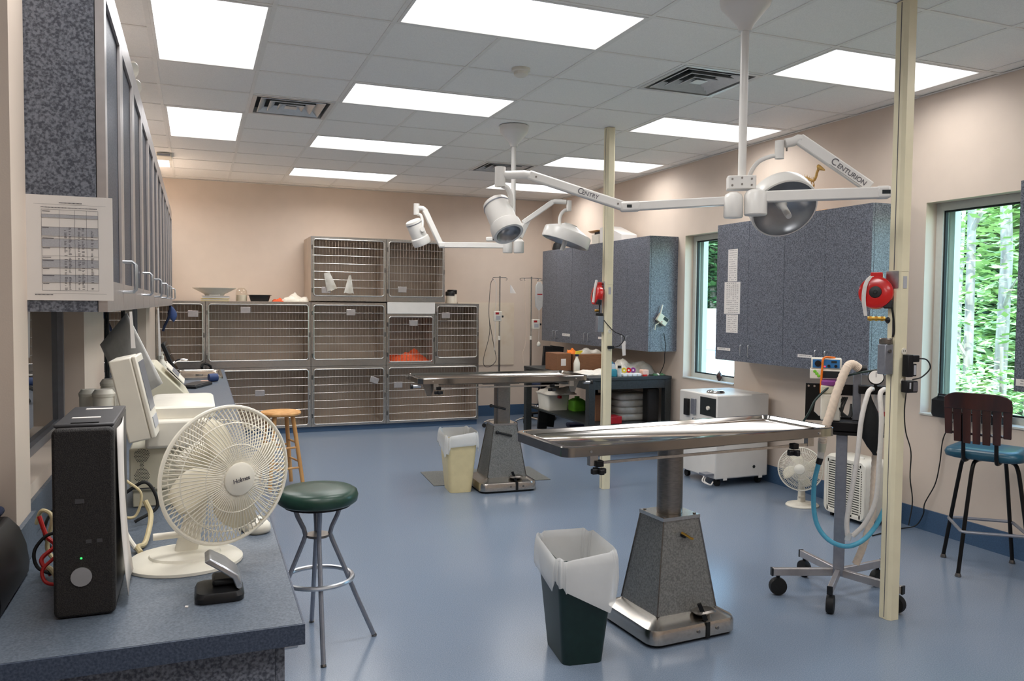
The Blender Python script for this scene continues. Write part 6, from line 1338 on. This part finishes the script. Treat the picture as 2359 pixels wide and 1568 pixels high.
# vaporiser and stacked boxes
G().box(-0.112, -0.012, -0.055, 0.035, 0.957, 1.10).build('vaporiser_body', 'white_plastic', t, bevel=0.008)
G().box(-0.114, -0.010, -0.057, 0.037, 1.1005, 1.145).build('vaporiser_head', 'beige_plastic', t, bevel=0.006)
G().lathe([(0.052, 1.1455), (0.054, 1.15), (0.054, 1.166), (0.048, 1.172)], Matrix.Translation((-0.062, -0.01, 0)), 24).build('vaporiser_dial', 'purple', t)
for k in range(3): G().tube(spline([(0.02-0.01*k, -0.03, 1.085), (0.0-0.01*k, -0.05, 1.03), (-0.005+0.012*k, -0.055, 0.985), (0.03+0.006*k, -0.05, 0.99), (0.04, -0.03, 1.05)], 6), 0.005, 8).build('gas_tube', 'cable_black', t)
G().tube(spline([(0.16, -0.02, 1.235), (0.06, -0.05, 1.215), (-0.02, -0.03, 1.18), (-0.13, -0.08, 1.08), (-0.17, -0.1, 1.0), (-0.20, -0.10, 0.945)], 7), 0.006, 8).build('green_tube', 'bin_green', t)
A_ = Rl.inverted()
def local_thing(name, label, cat, l, y, z):
    w_ = Matrix.Translation((3.24, 3.33, 0)) @ Matrix.Rotation(-0.735, 4, 'Z') @ Vector((l, y, z))
    return thing(name, label, cat, w_, -0.735, None)
t = local_thing('monitor_unit', 'white instrument box with a green mark on the anaesthesia machine', 'instrument', -0.085, 0.055, 1.173)
G().box(-0.085, 0.085, -0.05, 0.06, 0.0005, 0.055).build('case', 'white_plastic', t, bevel=0.006)
G().box(-0.022, 0.075, -0.0525, -0.0503, 0.008, 0.045).build('display', 'gasket', t)
for k in range(3): G().ball((-0.06+0.010*k, -0.0505, 0.042-0.012*k), 0.009, sy=0.2).build('green_leaf', 'lime', t)
t = local_thing('flow_monitor', 'small blue-fronted monitor box with knobs on top of the machine', 'monitor', -0.085, 0.055, 1.2285)
G().box(-0.08, 0.075, -0.045, 0.055, 0.0005, 0.058).build('case', 'white_plastic', t, bevel=0.004)
G().box(-0.072, 0.065, -0.0475, -0.0453, 0.006, 0.052).build('front_panel', 'blue_panel', t)
G().cyl((-0.045, -0.048, 0.03), (-0.045, -0.056, 0.03), 0.017, n=16).build('speaker_knob', 'black_plastic', t)
for x in (0.01, 0.045): G().cyl((x, -0.048, 0.018), (x, -0.058, 0.018), 0.008, n=12).build('knob', 'black_plastic', t)
G().box(0.022, 0.05, -0.0488, -0.0478, 0.034, 0.046).build('readout', 'gasket', t)
G().ball((-0.01, -0.048, 0.014), 0.004).build('indicator', 'led_red', t)
t = local_thing('rubber_strap', 'orange rubber strap hanging over the monitor boxes', 'strap', -0.10, -0.01, 1.12)
G().tube(spline([(0.055, 0.05, 0.170), (0.0, -0.002, 0.1705), (-0.008, -0.012, 0.12), (-0.012, -0.014, 0.04), (-0.012, -0.012, -0.02)], 6), 0.0058, 8).build('strap', 'orange', t)
# ---------------------------------------------------------------- outside the windows
struct(G().box(5.0, 70, -30, 80, -1.15, -1.0).build('ground_outside', 'ground_out', smooth=0))
def leafcloud(g, c, rx, z0, z1, n, s, rr):
    zs_ = [rr.uniform(z0, z1) for _ in range(10)]
    for _ in range(n):
        a0 = rr.uniform(0, 2*PI); q = rx*math.sqrt(rr.uniform(0.02, 0.86)); z = rr.gauss(rr.choice(zs_), (z1-z0)*0.07) if rr.random() < 0.6 else rr.uniform(z0, z1)
        z = min(max(z, z0), z1); p = Vector((c[0]+q*math.cos(a0), c[1]+q*math.sin(a0), z)); a = rr.uniform(0, 2*PI); e = s*rr.uniform(0.6, 1.25)
        u = Vector((math.cos(a), math.sin(a), rr.uniform(-0.5, 0.3))).normalized()*e; v = u.cross(Vector((rr.uniform(-.4, .4), rr.uniform(-.4, .4), 1))).normalized()*e*0.55
        g.add([p-u, p-v*0.9, p+u, p+v*0.9], [(0, 1, 2, 3)])
def tree(x, y, h, r, label, rx, z0, z1, n, s, m_leaf, seed, nb=3):
    rr = random.Random(seed); t = thing('tree', label, 'tree', (x, y, -1.0), group='trees outside the windows')
    pts = [(x+rr.uniform(-1, 1)*0.015*k, y+rr.uniform(-1, 1)*0.015*k, -1.0+h*k/6) for k in range(7)]
    G().tube(pts, [r*(1-0.08*k) for k in range(7)], 10).build('trunk', 'bark', t)
    for k in range(nb):
        a = rr.uniform(0, 2*PI); z = z0+(z1-z0)*(0.15+0.25*k); e = rx*0.75
        G().tube(spline([(x, y, z-0.35), (x+0.4*e*math.cos(a), y+0.4*e*math.sin(a), z-0.1), (x+e*math.cos(a), y+e*math.sin(a), z+0.1)], 3), [0.035, 0.03, 0.027, 0.024, 0.02, 0.016, 0.01], 6).build('branch', 'bark', t)
    g = G(); leafcloud(g, (x, y), rx*0.95, z0, z1, n, s, rr); g.build('foliage', m_leaf, t, smooth=0, kind='stuff')
tree(8.6, 6.88, 9, 0.06, 'slim pale tree trunk outside the near window, left of the broad trunk', 0.58, 0.4, 6.5, 1300, 0.075, 'leaf', 1)
tree(10.6, 7.95, 10, 0.095, 'broad grey tree trunk in the middle of the near window', 0.88, 0.9, 7.5, 1900, 0.085, 'leaf', 3)
tree(11.9, 9.7, 9, 0.04, 'thin sapling left of the pale trunk outside', 0.48, 0.3, 6.0, 700, 0.07, 'leaf', 2)
tree(7.3, 5.5, 2.2, 0.03, 'low bright bush outside the near window', 0.58, -0.6, 1.0, 1500, 0.055, 'leaf', 4, 2)
NM = ['shaded tree right behind the broad trunk', 'shaded tree left of the thin sapling', 'second-row tree behind the broad trunk', 'second-row tree nearest the neighbouring house', 'third-row tree in the middle of the woods', 'third-row tree at the right of the woods', 'fourth-row tree in the middle of the woods', 'fourth-row tree at the left of the woods', 'fourth-row tree at the right of the woods', 'back-row tree at the right of the woods', 'back-row tree in the middle of the woods', 'back-row tree at the left of the woods',
      'tree just behind the house roof, right one', 'tree just behind the house roof, middle one', 'tree just behind the house roof, left one', 'farther tree behind the house roof, right one', 'farther tree behind the house roof, middle one', 'farther tree behind the house roof, left one']
PT = [(13.9, 9.8), (13.9, 12.7), (16.8, 11.6), (16.8, 14.45), (19.7, 13.2), (19.7, 10.3), (22.6, 14.6), (22.6, 17.5), (22.6, 11.7), (25.5, 16.5), (25.5, 19.4), (25.5, 22.3), (21.6, 27.2), (21.6, 30.1), (21.6, 33.0), (24.5, 31.6), (24.5, 34.5), (24.5, 37.4)]
for k, ((x, y), nm) in enumerate(zip(PT, NM)):
    tree(x, y, 13, 0.15, nm, 1.36, -0.7 if k > 2 else 0.1, 6.5 if k < 6 else 8.0, 5200, 0.2 if k < 4 else 0.26, 'leaf_dark' if k % 4 else 'leaf', 20+k, 4)
t = thing('neighbour_house', 'low building with a pale shingle roof outside the far window', 'house', (15, 20.5, -1))
G().box(13.35, 18.5, 16.7, 24.9, -1.0, 0.32).build('wall', 'house_wall', t, smooth=0)
G().box(13.0, 13.04, 16.5, 25.1, 0.24, 0.42).build('fascia', 'fascia_blue', t, smooth=0)
nC = 14
for k in range(nC):
    a, b = k/nC, (k+1)/nC; xa, za, xb, zb = 13.0+3.6*a, 0.42+1.10*a, 13.0+3.6*b, 0.42+1.10*b
    G().add([(xa-0.02, 16.5, za+0.03), (xb, 16.5, zb+0.005), (xb, 25.1, zb+0.005), (xa-0.02, 25.1, za+0.03), (xa-0.02, 16.5, za), (xb, 16.5, zb-0.03), (xb, 25.1, zb-0.03), (xa-0.02, 25.1, za)],
            [(0, 1, 2, 3), (7, 6, 5, 4), (0, 4, 5, 1), (3, 2, 6, 7), (0, 3, 7, 4), (1, 5, 6, 2)]).build('shingle_course', 'shingle', t, smooth=0)
G().add([(16.6, 16.5, 1.52), (20.0, 16.5, 0.42), (20.0, 25.1, 0.42), (16.6, 25.1, 1.52), (16.6, 16.5, 1.48), (20.0, 16.5, 0.38), (20.0, 25.1, 0.38), (16.6, 25.1, 1.48)], [(0, 1, 2, 3), (7, 6, 5, 4), (0, 4, 5, 1), (3, 2, 6, 7), (0, 3, 7, 4), (1, 5, 6, 2)]).build('rear_slope', 'shingle', t, smooth=0)
struct(G().prism([(7.5, 9.4), (13.2, 16.4), (13.2, 25), (7.5, 14)], -0.999, -0.97).build('paving_outside', 'house_wall', smooth=0))
